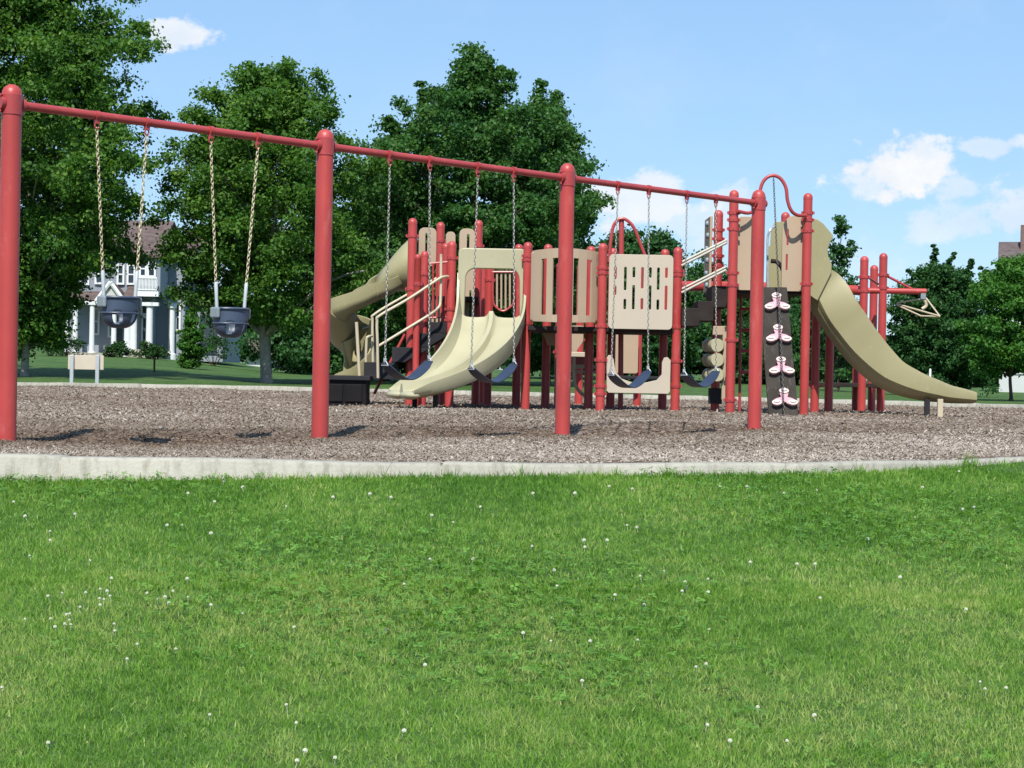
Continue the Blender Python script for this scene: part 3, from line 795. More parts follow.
    for i, (tops, la, lb, lab) in enumerate(belts):
        A = beam_pt(tops[0], 0); B = beam_pt(tops[1], 0)
        dm = ((A - CAM).dot(F0) + (B - CAM).dot(F0)) / 2
        hd = ((B - CAM).dot(F0) - (A - CAM).dot(F0)) / 2
        a = at(la[0], la[1], dm - hd); b = at(lb[0], lb[1], dm + hd)
        c = (a + b) / 2
        sw = thing('belt_swing', lab, 'swing', (c.x, c.y, c.z), 0, 'belt swings in the middle and right bays')
        for top, low in ((A, a), (B, b)):
            hanger(top).build('hanger', 'red_pipe', sw)
            chain_mesh(low, top - Vector((0, 0, .09)), .038, .0038, .0165).build('chain', 'steel', sw)
            t = (b - a).normalized(); n = Vector((-t.y, t.x, 0)).normalized()
            tr = MB(); tr.tube([low + n * -.045 - Vector((0, 0, .012)), low + Vector((0, 0, .035)), low + n * .045 - Vector((0, 0, .012)), low - n * .045 - Vector((0, 0, .012))], .006, 6)
            tr.tube([low + Vector((0, 0, .02)), low + Vector((0, 0, .05))], .014, 8)
            tr.build('shackle', 'galvanised', sw)
        # belt: a strap curved under its two ends, twisted a little so one half shows its inside
        t = (b - a); n = Vector((-t.y, t.x, 0)).normalized()
        frames = []; m = 18; sag = .145
        for k in range(m + 1):
            q = k / m; x = q * 2 - 1
            zz = -sag * (1 - abs(x) ** 1.7)
            p = a + t * q + Vector((0, 0, zz))
            p2 = a + t * min(1, q + .01) + Vector((0, 0, -sag * (1 - abs(min(1, q + .01) * 2 - 1) ** 1.7)))
            tg = (p2 - p).normalized() if k < m else t.normalized() + Vector((0, 0, .9))
            side = n.copy(); up = side.cross(tg).normalized()
            frames.append((p, side, up))
        def sect(k):
            x = abs(k / m * 2 - 1); hw = .078 * (1 - .35 * max(0, x - .75) / .25)
            return [(-hw, -.005), (hw, -.005), (hw, .005), (-hw, .005)]
        MB().sweep(frames, sect, True, False).build('belt_seat', 'navy_rubber', sw, bevel=.003)
def xy(px, py, d):
    p = at(px, py, d); return p.x, p.y

def upost(par, px, py, d, ytop, collars=(), r=.068, z0=-.2):
    x, y = xy(px, py, d); zt = zat(px, ytop, d)
    o = MB().lathe((x, y, 0), [(r, z0), (r, zt * .5), (r, zt - r - .03), (r * 1.03, zt - r - .028), (r * 1.03, zt - r)] + [(a * 1.03, h) for a, h in dome(r, zt)[1:]], 20).build('post', 'red_paint', par)
    for yc in collars:
        z = zat(px, yc, d)
        c = MB().lathe((x, y, 0), [(r + .001, z - .030), (r + .010, z - .026), (r + .010, z + .026), (r + .001, z + .030)], 20)
        for s in (-1, 1):
            c.box((x + s * (r + .018), y - .02, z), (.022, .03, .04))
        c.tube([(x - .012, y - r - .004, z), (x - .012, y - r - .016, z)], .009, 8)
        c.build('collar', 'red_pipe', o)
    return o

def pipe(name, mat, par, pts, r, n=10, sm=6, label=None):
    P = [at(*p) for p in pts]
    if sm: P = smoothpath(P, sm)
    return MB().tube(P, r, n).build(name, mat, par, label=label)

def slab(name, mat, par, px0, px1, ytop, thick, d0, d1, bevel=.01, yref=None):
    """horizontal slab: from px0..px1 at depth d0 back to depth d1, its top where the pixel row ytop is at d0"""
    a = at(px0, ytop, d0); b = at(px1, ytop, d0); z = (a.z + b.z) / 2
    return MB().box2((a.x, a.y, z - thick), (b.x, a.y + (d1 - d0), z)).build(name, mat, par, bevel=bevel)

def usect(w, h, t=.03, n=10):
    b = .62 * w
    out = [(-w, h)] + [(w * math.cos(PI + PI * k / n), b + b * math.sin(PI + PI * k / n)) for k in range(n + 1)] + [(w, h)]
    wi = w - t; bi = b - t
    inn = [(wi, h)] + [(wi * math.cos(-PI * k / n), b + bi * math.sin(-PI * k / n)) for k in range(n + 1)] + [(-wi, h)]
    return out + inn

def tsect(w, h, t=.035):
    k = min(.17, h * .34)
    return [(-w, h), (-w - .012, h * .8), (-w, k), (-w + .03, k - .028), (-.05, .0), (.05, .0), (w - .03, k - .028), (w, k), (w + .012, h * .8), (w, h), (w - t, h), (w - t, k), (w - .09, k * .5), (.10, .04), (-.10, .04), (-w + .09, k * .5), (-w + t, k), (-w + t, h)]

def resample(vals, n):
    x = np.linspace(0, len(vals) - 1, n); return np.interp(x, np.arange(len(vals)), vals)

def build_structure():
    o0 = at(600, 411, 28.5)
    ps = thing('play_structure', 'large red and tan playground climbing structure with several slides behind the swings', 'playground', (o0.x, o0.y, 0))
    U = lambda *a, **k: upost(ps, *a, **k)
    # ---------------- posts
    U(412, 260, 28.5, 218, (236, 289)); U(440, 260, 30.6, 222, (241,)); U(478, 260, 30.4, 220, (246, 262))
    U(417, 300, 28.1, 254, (284,), r=.05); U(424, 300, 28.5, 251, (274,), r=.06)
    U(451, 300, 28.4, 241, (258, 309, 320)); U(445, 300, 29.4, 243)
    U(527, 300, 28.3, 242, (256, 260, 323)); U(518, 300, 29.9, 244)
    U(489, 300, 30.0, 262, (280,)); U(483, 300, 31.5, 256)
    U(548, 260, 29.6, 244); U(591, 260, 29.0, 246, ()); U(560, 300, 30.0, 262, (352,)); 
    U(602, 300, 27.6, 243, (268, 273, 326, 360, 386, 394)); U(677, 300, 27.8, 247, (271, 275, 327, 361, 386))
    U(613, 260, 29.5, 248); U(665, 260, 29.4, 249); U(639, 300, 32.0, 262); U(580, 320, 31.5, 264, (340,))
    U(718, 250, 28.2, 210, (230, 239, 256, 266)); U(733, 250, 27.2, 190, (213, 220, 229, 273, 285, 340, 400))
    U(807, 250, 27.5, 193, (213, 220, 231, 284)); U(785, 240, 29.7, 212, (236,)); U(829, 380, 29.4, 320, ()); U(815, 380, 29.2, 300, (386,))
    U(863, 330, 30.6, 256, (277, 291)); U(873, 330, 31.9, 265, ()); U(882, 330, 31.0, 253, (275, 288, 387)); U(856, 390, 31.6, 326)
    # ---------------- decks
    slab('deck', 'deck_brown', ps, 413, 478, 296, .07, 28.9, 30.6)
    slab('deck', 'deck_brown', ps, 452, 528, 320, .07, 28.35, 30.1)
    slab('deck', 'deck_brown', ps, 528, 678, 327, .07, 27.75, 29.6)
    slab('deck', 'deck_brown', ps, 716, 806, 290, .05, 27.7, 29.6)
    slab('deck', 'deck_brown', ps, 818, 886, 383, .07, 30.6, 31.9)
    # ---------------- panels
    P = lambda *a, **k: pix_panel(*a, parent=ps, **k)
    # pale slotted panel
    cols = [(615, [(267, 280), (286, 296)]), (625, [(267, 291), (299, 310)]), (633.5, [(267, 278), (285, 310)]), (642, [(267, 289), (298, 310)]), (650, [(267, 278), (285, 310)]), (658, [(267, 290), (299, 310)]), (666, [(267, 278), (285, 310)])]
    holes = [prr(x - 1.6, a, x + 1.6, b, 1.5, 3) for x, sp in cols for a, b in sp]
    P('slotted_panel', 'pale_plastic', 27.55, prr(609, 255, 672.5, 329, 4), holes, label='pale panel with many short slots')
    # low bench panel with a dip
    ol = [(607, 391), (607, 358), (608.5, 356), (611, 356), (613, 360), (615, 372), (621, 379), (632, 383), (645, 383), (657, 380), (662, 374), (662, 362), (664, 357.5), (667, 357), (670, 360), (670, 391), (668, 393), (609, 393)]
    P('bench_panel', 'pale_plastic', 27.6, ol, [])
    slab('bench_seat', 'step_grey', ps, 610, 668, 376, .05, 27.75, 28.15)
    # tan panels
    P('tan_panel', 'tan_plastic', 29.6, prr(419, 228, 436, 266, 5), [prr(425, 233, 427.6, 253, 1.2, 3)])
    P('tan_panel', 'tan_plastic', 30.9, prr(446, 232, 455, 262, 4), [])
    P('tan_panel', 'tan_plastic', 29.6, prr(459, 229, 474, 321, 5), [prr(466, 234, 469, 256, 1.3, 3), prr(469.5, 290, 472, 319, 1.2, 3)])
    P('tan_panel', 'tan_plastic', 28.8, prr(430, 300, 441, 322, 2), [])
    P('tan_panel', 'tan_plastic', 31.6, prr(607, 322, 638, 373, 2), [])
    P('tan_panel', 'tan_plastic', 27.35, prr(738, 217, 761, 290, 3), [])
    ol = [(782, 291)] + [(782 + 11 * (1 - math.cos(a)), 233 - 17 * math.sin(a)) for a in [k * PI / 12 for k in range(7)]] + [(804, 216), (804, 291)]
    P('tan_panel', 'tan_plastic', 27.6, ol, [prr(786, 229, 788.5, 246, 1.2, 3), prr(785.5, 254, 788, 271, 1.2, 3)])
    P('tan_panel', 'khaki_plastic', 29.3, [(767, 291), (767, 248), (770, 246), (771, 228), (775, 222), (783, 222), (784, 226), (784, 291)], [])
    P('tan_panel', 'tan_plastic', 31.0, [(572, 352), (572, 326), (583, 326), (583, 341), (577, 350), (577, 352)], [])
    P('tan_panel', 'tan_plastic', 29.2, [(541, 328), (555, 328), (555, 345), (548, 345)], [])
    # curved barrel panel with four tall slots (grid so that it can bow outward)
    xs = [531.5, 535, 541.5, 546.5, 552.5, 557.5, 565, 572.5, 577.5, 585.5, 590.5, 595, 598]; zs = [249.5, 252, 259, 261, 288, 313, 315.5, 321, 323]
    def hole(i, j):
        return i in (2, 4, 7, 9) and 1 < j < 6
    d = 27.75; sc = d / F_PX; o = at(564.5, 286, d); mb = MB(); idx = {}
    nx_, nz_ = len(xs), len(zs); W = (598 - 531.5) / 2
    for j in range(nz_):
        for i in range(nx_):
            u = (xs[i] - 564.7) / W
            yb = zs[j] + (2.2 * u * u if j < 3 else 0) - (1.5 * u * u if j > 6 else 0)
            xx = xs[i]
            if (i in (0, nx_ - 1)) and j in (0, nz_ - 1): xx += 1.5 if i == 0 else -1.5
            mb.v.append(tuple(o + Vector(((xx - 564.5) * sc, -.30 * (1 - u * u), -(yb - 286) * sc))))
    for j in range(nz_ - 1):
        for i in range(nx_ - 1):
            if hole(i, j): continue
            a = j * nx_ + i; mb.f.append((a, a + nx_, a + nx_ + 1, a + 1)); mb.sm.append(False)
    ob = mb.build('bubble_panel', 'tan_plastic', ps, label='bowed tan panel with tall slots')
    md = ob.modifiers.new('thick', 'SOLIDIFY'); md.thickness = .03; md.offset = 0
    md = ob.modifiers.new('bevel', 'BEVEL'); md.width = .008; md.segments = 2; md.angle_limit = .7
    # ---------------- double slide, turning left towards the viewer
    c0 = at(491, 318, 28.25); hw = .53
    n = 36; frames = []; info = []
    Cx = c0.x - hw - 1.55; r_c = 1.55 + hw
    L = [];
    ang = math.radians(66)
    for k in range(n + 1):
        t = k / n
        if t < .12:
            q = t / .12; p = Vector((c0.x, c0.y + .16 * (1 - q) - .0, 0)); hd = Vector((0, -1, 0))
        else:
            a = (t - .12) / .88 * ang
            p = Vector((Cx + r_c * math.cos(a), c0.y - r_c * math.sin(a), 0)); hd = Vector((-math.sin(a), -math.cos(a), 0))
        zt = c0.z + .0; zb = .21
        s = max(0, (t - .08) / .92)
        zz = zt + (zb - zt) * (1 - (1 - s) ** 1.75) if s > 0 else zt
        zz = zt + (zb - zt) * (1.5 * s - .5 * s ** 2.4)
        p.z = zz
        side = Vector((hd.y * -1, hd.x, 0)) * -1      # to the rider's right
        frames.append((p, Vector((-hd.y, hd.x, 0)), Vector((0, 0, 1))))
        L.append(t)
    def dsect(k):
        t = L[k]
        wall = .30 * (1 - t) ** .8 + .11 + .28 * max(0, 1 - t / .2) ** 2
        if t > .93: wall *= 1 - .4 * (t - .93) / .07
        rid = .10 + .05 * min(1, t * 3)
        th = .035
        top = []
        nseg = 7
        top += [(-hw, wall), (-hw + .035, wall), (-hw + .05, wall * .55), (-hw + .085, .055), (-hw + .15, .02), (-hw + .22, .012)]
        top += [(-.20, .012), (-.10, .022), (-.06, .05), (-.03, rid), (.03, rid), (.06, .05), (.10, .022), (.20, .012)]
        top += [(hw - .22, .012), (hw - .15, .02), (hw - .085, .055), (hw - .05, wall * .55), (hw - .035, wall), (hw, wall)]
        bot = [(hw - .01, wall * .3), (hw - .05, -.02), (hw - .2, -.07), (.2, -.07), (0, -.02), (-.2, -.07), (-hw + .2, -.07), (-hw + .05, -.02), (-hw + .01, wall * .3)]
        return top + bot
    ds = MB().sweep(frames, dsect, True, True).build('double_slide', 'cream_plastic', ps, label='cream double slide curving to the left')
    # rounded lips at the exits
    lip = MB(); p, sd, up = frames[-1]; hd = Vector((sd.y, -sd.x, 0))
    for cx in (-hw / 2, hw / 2):
        vs = []; nu, nv = 20, 9; ce = p + sd * cx + Vector((0, 0, -.012)) - hd * .03
        for b in range(nv + 1):
            ph = PI * b / nv
            for a in range(nu):
                th = 2 * PI * a / nu; vs.append(ce + sd * (math.cos(th) * math.sin(ph) * (hw / 2 - .005)) + hd * (math.sin(th) * math.sin(ph) * .13) + Vector((0, 0, math.cos(ph) * .062)))
        lip.add(vs, [(b * nu + a, b * nu + (a + 1) % nu, (b + 1) * nu + (a + 1) % nu, (b + 1) * nu + a) for b in range(nv) for a in range(nu)], True)
    lip.build('exit_lip', 'cream_plastic', ds)
    lg = frames[-6][0]; sd = frames[-6][1]
    for q in (-.28, .28):
        x = lg + sd * q
        MB().box2((x.x - .035, x.y - .035, -.2), (x.x + .035, x.y + .035, lg.z - .03)).build('slide_leg', 'step_grey', ds, bevel=.004)
    # hood above its entrance
    P('slide_hood', 'cream_plastic', 28.40, [(457, 322), (459, 290), (459, 253), (461, 250.5), (463, 249.5), (521, 249.5), (524, 251), (525, 254), (526.5, 322), (521, 322), (520.5, 281)] + [(510 + 10 * math.cos(a), 279 - 11 * math.sin(a)) for a in [k * PI / 16 for k in range(1, 9)]] + [(475 - 10.5 * math.sin(a), 279 - 11 * math.cos(a)) for a in [k * PI / 16 for k in range(0, 8)]] + [(464.5, 281), (464, 322)], [], thick=.10, bev=.015)
    # ---------------- spiral slide on the left
    pth = [(416, 275, 29.6), (398, 283, 29.6), (381, 293, 29.3), (367, 300, 29.2), (354, 307, 29.15), (343, 316, 29.2), (337, 327, 29.4), (337, 338, 29.7), (344, 348, 29.95), (355, 357, 30.0), (364, 367, 29.9), (361, 376, 29.65), (349, 382, 29.5), (334, 386, 29.5)]
    cp = smoothpath([at(*p) for p in pth], 6); m = len(cp)
    hs = resample([.28, .28, .29, .30, .30, .32, .38, .50, .62, .70, .62, .44, .30, .22], m); ws = resample([.26, .26, .25] + [.25] * 11, m)
    fr = []
    for i in range(m):
        t = (cp[min(m - 1, i + 1)] - cp[max(0, i - 1)]); t.z *= .55; t.normalize()
        sd = t.cross(Vector((0, 0, 1))).normalized(); up = sd.cross(t).normalized()
        bank = -.45 * float(sstep(22, 42, i) * (1 - sstep(m - 24, m - 8, i)))
        sd2 = sd * math.cos(bank) + up * math.sin(bank); up2 = up * math.cos(bank) - sd * math.sin(bank)
        fr.append((cp[i] - up2 * .08, sd2, up2))
    if len(fr) < 64: raise ValueError('short path')
    sp = MB().sweep(fr, lambda i: usect(ws[i], hs[i]), True, True).build('spiral_slide', 'khaki_plastic', ps, label='khaki spiral slide winding down on the left')
    for i in (15, 30, 45, 60):                    # joints between the moulded sections
        MB().sweep([(fr[i][0] + (fr[i + 1][0] - fr[i][0]) * q, fr[i][1], fr[i][2]) for q in (0, .35)], lambda k: [(x * 1.05, y * 1.02 - .012) for x, y in usect(ws[i], hs[i], .05)], True, False).build('flange', 'khaki_plastic', sp)
    c = cp[32]; MB().lathe((cp[40].x + .30, cp[40].y + .55, 0), [(.055, -.1), (.055, 1.2), (.02, 1.22)], 14).build('support_pole', 'deck_brown', sp)
    # the hood where it leaves the tower: a flared oval shroud
    hood = []
    for (px, py, dd, w, hh) in ((416, 265, 29.6, .42, .45), (410, 265, 29.6, .42, .43), (402, 268, 29.6, .40, .365), (393, 273.5, 29.62, .36, .29), (385, 280, 29.66, .31, .225), (376, 287, 29.7, .27, .18)):
        o = at(px, py, dd); hood.append((o, w, hh))
    mbh = MB(); NN = 24; vs = []
    for o, w, hh in hood:
        for k in range(NN):
            a = 2 * PI * k / NN; vs.append(o + Vector((0, w * math.cos(a), hh * math.sin(a))))
    mbh.add(vs, [(i * NN + k, i * NN + (k + 1) % NN, (i + 1) * NN + (k + 1) % NN, (i + 1) * NN + k) for i in range(len(hood) - 1) for k in range(NN)], True)
    ho = mbh.build('slide_hood', 'khaki_plastic', sp); md = ho.modifiers.new('thick', 'SOLIDIFY'); md.thickness = .03
    # ---------------- tall slide on the right
    pth = [(800, 299, 28.4), (812, 312, 28.4), (829, 338, 28.35), (850, 364, 28.3), (878, 387, 28.25), (908, 398, 28.2), (940, 402.5, 28.15), (958, 403.5, 28.1), (972, 403.5, 28.1)]
    cp = smoothpath([at(*p) for p in pth], 6); m = len(cp)
    hs = resample([.62, .66, .66, .62, .54, .44, .31, .24, .17], m); w = .28
    fr = []
    for i in range(m):
        t = (cp[min(m - 1, i + 1)] - cp[max(0, i - 1)]).normalized(); sd = t.cross(Vector((0, 0, 1))).normalized(); up = sd.cross(t).normalized()
        fr.append((cp[i], sd, up))
    ts = MB().sweep(fr, lambda i: tsect(w, hs[i]), True, True).build('tall_slide', 'khaki_plastic', ps, label='long khaki slide running down to the right')
    for off in (0, .52):
        hp = [(806, 219), (816, 220), (822, 224), (832, 236), (829, 242), (826.5, 250), (827.5, 257), (831, 264), (831, 272), (818, 300), (806, 292)]
        pix_panel('slide_side', 'khaki_plastic', 28.1 + off, hp, [], ts, thick=.05, bev=.01)
    for (px, yb, dd, mt) in ((927, 418, 28.0, 'step_grey'), (940, 418, 27.75, 'cream_pipe')):
        x, y = xy(px, 410, dd); MB().box2((x - .04, y - .03, -.2), (x + .04, y + .03, zat(px, 399, dd))).build('slide_leg', mt, ts, bevel=.005)
    # ---------------- stairs on the left, their landing and rails
    def step(poly, d0, dep):
        o = at(poly[0][0], poly[0][1], d0); s = d0 / F_PX
        pl = [((p[0] - poly[0][0]) * s, -(p[1] - poly[0][1]) * s) for p in poly]
        MB().prism(pl, o, (1, 0, 0), (0, 0, 1), (0, dep, 0)).build('step', 'step_grey', ps, bevel=.008)
    step([(364, 362), (395, 362), (395, 379), (364, 379)], 28.3, .8)
    step([(392, 347), (430, 347), (428, 349), (405, 362), (392, 362)], 28.3, .8)
    step([(416, 333), (446, 333), (446, 336), (428, 347.2), (416, 347)], 28.32, .8)
    step([(430, 322), (447, 322), (447, 333.2), (430, 333)], 28.34, .8)
    slab('landing', 'step_grey', ps, 322, 370, 375.5, .07, 27.7, 28.5)
    a = at(324, 379, 27.75); b = at(366, 403, 27.75)
    bx = MB(); bx.box2((a.x, a.y, -.1), (b.x, a.y + .7, a.z - .005)); 
    for k in range(2):
        x0 = a.x + .04 + k * (b.x - a.x - .06) / 2; bx.box2((x0, a.y - .025, .06), (x0 + (b.x - a.x) / 2 - .07, a.y + .01, a.z - .07))
    bx.build('landing_box', 'black_plastic', ps, bevel=.012)
    pipe('handrail', 'cream_pipe', ps, [(378, 378, 27.9), (377.5, 345, 27.9), (377, 322, 27.9), (380, 315.5, 27.9), (410, 298, 28.0), (437, 280, 28.1), (443, 277, 28.15), (448, 276.5, 28.3)], .022, sm=5)
    pipe('handrail', 'cream_pipe', ps, [(373, 362, 28.8), (372.5, 322, 28.8), (375, 314, 28.8), (405, 296, 28.9), (437, 278, 29.0)], .022, sm=5)
    pipe('handrail', 'cream_pipe', ps, [(377, 347, 27.92), (404, 330.5, 28.0), (430, 314.5, 28.1), (438, 308, 28.1), (440.5, 300, 28.15), (441, 262, 28.2), (441, 254, 28.2)], .022, sm=5)
    pipe('rail_upright', 'cream_pipe', ps, [(359.5, 377, 28.0), (356.5, 322, 28.0)], .026, sm=0)
    pipe('rail_upright', 'cream_pipe', ps, [(365.5, 377, 28.6), (366.5, 342, 28.6), (368, 337, 28.6), (372, 336, 28.7)], .022, sm=4)
    pipe('brace_rod', 'red_pipe', ps, [(374, 394, 28.9), (405, 334, 28.9)], .024, sm=0)
    # railings with thin bars by the stairs and behind the double slide
    rl = MB()
    for k in range(5):
        x = 429 + k * 4.2; rl.tube([at(x, 263, 28.55), at(x - .5, 318, 28.55)], .017, 6)
    rl.tube([at(426, 264, 28.55), at(449, 262, 28.55)], .019, 6); rl.tube([at(426, 318, 28.55), at(449, 317, 28.55)], .016, 6)
    rl.build('bar_railing', 'red_pipe', ps)
    rl = MB(); rl.tube(smoothpath([at(*p) for p in ((493, 268, 29.7), (493, 300, 29.7), (497, 308, 29.7), (503, 311, 29.7), (509, 308, 29.7), (514, 300, 29.7), (514, 268, 29.7))], 5), .018, 8); rl.tube([at(492, 272, 29.7), at(515, 272, 29.7)], .018, 8)
    ro = rl.build('hoop_railing', 'red_pipe', ps)
    for k in range(4): MB().tube([at(497 + k * 4.3, 273, 29.72), at(497 + k * 4.3, 309, 29.72)], .017, 8).build('bar', 'tan_plastic', ro)
    # ---------------- red arch with a centre pole behind the pale panel
    ar = MB(); ar.tube(smoothpath([at(*p) for p in ((609, 262, 29.0), (611, 240, 29.0), (613.5, 226, 29.0), (618, 220, 29.0), (622.5, 218.5, 29.0), (628, 221, 29.0), (634, 228, 29.0), (640, 243, 29.0), (645, 256, 29.0))], 5), .026, 8)
    ao = ar.build('climbing_arch', 'red_pipe', ps)
    MB().tube([at(621.5, 220, 29.05), at(620.5, 409, 29.05)], .042, 14).build('centre_pole', 'red_pipe', ao)
    # ---------------- bridge with white rails up to the tall tower
    for (a, b) in (((682, 262, 28.1), (727, 240, 27.9)), ((682, 265.5, 27.75), (727, 242.5, 27.4)), ((682, 289, 28.1), (726, 267, 27.9)), ((682, 292.5, 27.75), (726, 270, 27.4))):
        pipe('bridge_rail', 'rail_white', ps, [a, b], .019, sm=0)
    for (x0, x1, yt, th) in ((682, 700, 308, .27), (698, 714, 301, .30), (712, 729, 286, .32)):
        slab('bridge_step', 'deck_brown', ps, x0, x1, yt, th, 27.6, 28.4)
    # ---------------- overhead track
    pipe('overhead_beam', 'red_paint', ps, [(680, 286, 30.0), (760, 287, 30.6), (862, 290.5, 31.0)], .085, sm=3)
    tb = pipe('track_beam', 'red_paint', ps, [(862, 290.5, 31.0), (926, 291.5, 31.0)], .052, sm=0)
    pipe('beam_brace', 'red_pipe', ps, [(885, 275, 31.0), (914, 290, 31.0)], .022, sm=0)
    pipe('beam_brace', 'red_pipe', ps, [(866, 276, 30.9), (878, 284, 31.4)], .020, sm=0)
    # ---------------- tall tower: climbing ramp, arch, edge-on wall, rollers, ladder
    top = [at(758.5, 287, 27.30), at(787, 287, 27.30)]; bot = [at(769, 416, 26.75), at(799, 416, 26.75)]
    bot[0].z = bot[1].z = -.05
    ux = (top[1] - top[0]).normalized(); down = (bot[0] - top[0]); nrm = ux.cross(down.normalized()).normalized()
    if nrm.y > 0: nrm = -nrm
    br = MB(); vs = [top[0], top[1], bot[1], bot[0]]
    br.add([v for v in vs] + [v - nrm * .05 for v in vs], [(0, 1, 2, 3), (7, 6, 5, 4), (0, 4, 5, 1), (1, 5, 6, 2), (2, 6, 7, 3), (3, 7, 4, 0)])
    board = br.build('climbing_board', 'board_brown', ps, bevel=.01, label='dark climbing board studded with pink footholds')
    dn = down.normalized()
    for (px, py) in ((776.5, 304), (778, 336), (781, 368), (784, 399.5)):
        t = (py - 287) / 129; o = at(px, py, 27.30 + (26.75 - 27.30) * t) + nrm * .012
        pl = []
        for k in range(48):
            a = 2 * PI * k / 48; q = .118 + .066 * math.cos(3 * (a - PI / 2)) ; pl.append((q * math.cos(a) * 1.08, q * math.sin(a) * .92))
        h = MB().prism(pl, o + nrm * .0, ux, -dn, nrm * .045).build('foothold', 'pink_plastic', board, bevel=.010)
        for an in (PI / 2, PI / 2 + 2 * PI / 3, PI / 2 - 2 * PI / 3):
            cc = o + ux * (math.cos(an) * .128 * 1.05) - dn * (math.sin(an) * .128 * .9) + nrm * .047
            el = [(.072 * math.cos(2 * PI * k / 16), .040 * math.sin(2 * PI * k / 16)) for k in range(16)]
            MB().prism(el, cc, ux, -dn, nrm * .012).build('pad', 'pale_pink', h, bevel=.004)
            gr = [cc + nrm * .014 + ux * (.045 * (k / 4 - 1)) - dn * (-.012 - .014 * (1 - (k / 4 - 1) ** 2) + .02) for k in range(9)]
            MB().tube(gr, .0045, 5).build('groove', 'board_brown', h)
    arch = pipe('grab_arch', 'red_pipe', ps, [(737, 211, 27.1), (749, 213, 27.2), (756, 208, 27.25), (759, 196, 27.25), (762, 184, 27.25), (767, 177.5, 27.25), (774, 175.5, 27.25), (781, 179, 27.25), (786, 188, 27.25), (787.5, 200, 27.25), (791, 210, 27.25), (797, 215, 27.3), (806, 215.5, 27.4)], .026, sm=5)
    chain_mesh(at(784, 412, 26.60), at(773.5, 178, 27.25), .050, .006, .026).build('climbing_chain', 'dark_metal', ps)
    # edge-on wall of holds
    a = at(711.5, 216, 28.6); b = at(711.5, 291, 28.6)
    mb = MB(); mb.box2((a.x - .02, a.y, b.z), (a.x + .02, a.y + .8, a.z)); mb.box2((a.x + .245, a.y - 1.0, b.z), (a.x + .285, a.y - .3, a.z + .02))
    wl = mb.build('climbing_wall', 'tan_plastic', ps, bevel=.008)
    for k in range(6):
        z = b.z + (a.z - b.z) * (k + .5) / 6
        q = Vector((a.x - .02, a.y + .2 + .1 * (k % 2), z))
        MB().tube([q, q - Vector((.03, 0, 0)), q - Vector((.045, 0, 0))], [.05, .045, .02], 10).build('hold', 'pale_clamp', wl)
    bd = MB(); a = at(723, 326, 27.7); b = at(727.5, 400, 27.7); bd.box2((a.x, a.y, b.z), (b.x, a.y + .08, a.z))
    a2 = at(713, 326, 27.7); b2 = at(723, 335, 27.7); bd.box2((a2.x, a2.y + .01, b2.z), (b2.x + .02, a2.y + .07, a2.z))
    fo = bd.build('roller_frame', 'tan_plastic', ps, bevel=.008)
    for y in (345.5, 360, 375):
        for (px, d0, l) in ((717.5, 27.62, .30), (711.5, 28.2, .28)):
            c = at(px, y, d0); rr_ = .105
            MB().tube([c, c + Vector((0, .03, 0)), c + Vector((-.02, l - .03, 0)), c + Vector((-.02, l, 0))], [rr_ - .012, rr_, rr_, rr_ - .012], 22).build('roller', 'cream_plastic', fo)
    pp = MB(); a = at(709, 388, 27.95); b = at(722, 404, 27.95); pp.box2((a.x, a.y, b.z), (b.x, a.y + .1, a.z)); pp.build('post_shade_block', 'step_grey', fo, bevel=.008)  # dark block put in for the shade on the tower post below the rollers
    ld = MB()
    for x in (741, 754): ld.tube([at(x, 289, 28.6), at(x - 1.5, 411, 28.6)], .022, 8)
    for y in (309, 330, 351, 372): ld.tube([at(740.5, y, 28.6), at(754, y, 28.6)], .024, 8)
    ld.build('rung_ladder', 'red_pipe', ps)
    gl = MB()
    gl.tube(smoothpath([at(*p) for p in ((768, 288, 28.2), (767.5, 250, 28.2), (768, 236, 28.2), (771, 229, 28.2), (776, 226, 28.4))], 4), .018, 8)
    gl.build('grab_loop', 'galvanised', ps)
    pipe('grab_loop', 'deck_brown', ps, [(771, 261, 28.6), (777, 262, 28.6), (782, 268, 28.6), (786, 280, 28.6), (787, 289, 28.6)], .035, sm=4)
    # ---------------- counter with bent pipes under the middle deck
    slab('counter', 'cream_pipe', ps, 568, 606, 365, .06, 29.6, 30.0); slab('counter', 'pale_plastic', ps, 571, 585, 352, .08, 30.0, 30.3)
    P('counter_front', 'red_paint', 30.2, prr(566, 354, 586, 366, 1), [])
    pipe('counter_pipe', 'cream_pipe', ps, [(574, 357, 29.2), (574, 378, 29.2), (576, 386, 29.2), (580, 392, 29.2), (585, 396, 29.2)], .028, sm=5)
    pipe('counter_pipe', 'cream_pipe', ps, [(574, 372, 29.3), (606, 372, 29.3)], .024, sm=0)
    # ---------------- the trapeze handle hanging from the track
    c = at(927, 296, 31.0)
    th = thing('track_trapeze', 'cream triangular trolley handle hanging from the red overhead track', 'trolley handle', (c.x, c.y, c.z))
    hd = MB()
    tri = [(897, 303, 31.2), (926, 298, 31.0), (940, 316.5, 30.7), (921, 316, 30.9), (897, 305, 31.2)]
    for k in range(4): hd.tube([at(*tri[k]), at(*tri[k + 1])], .014, 8)
    hd.tube([at(897, 304, 31.2), at(939, 316, 30.7)], .015, 8)
    hd.build('handle_frame', 'cream_pipe', th)
    MB().box(at(923, 296, 31.0) , (.09, .08, .12)).build('trolley', 'pale_clamp', th, bevel=.01)
    pipe('hanger_bar', 'cream_pipe', th, [(923, 297, 31.0), (926.5, 305, 31.0), (922, 309, 31.0)], .03, sm=3)
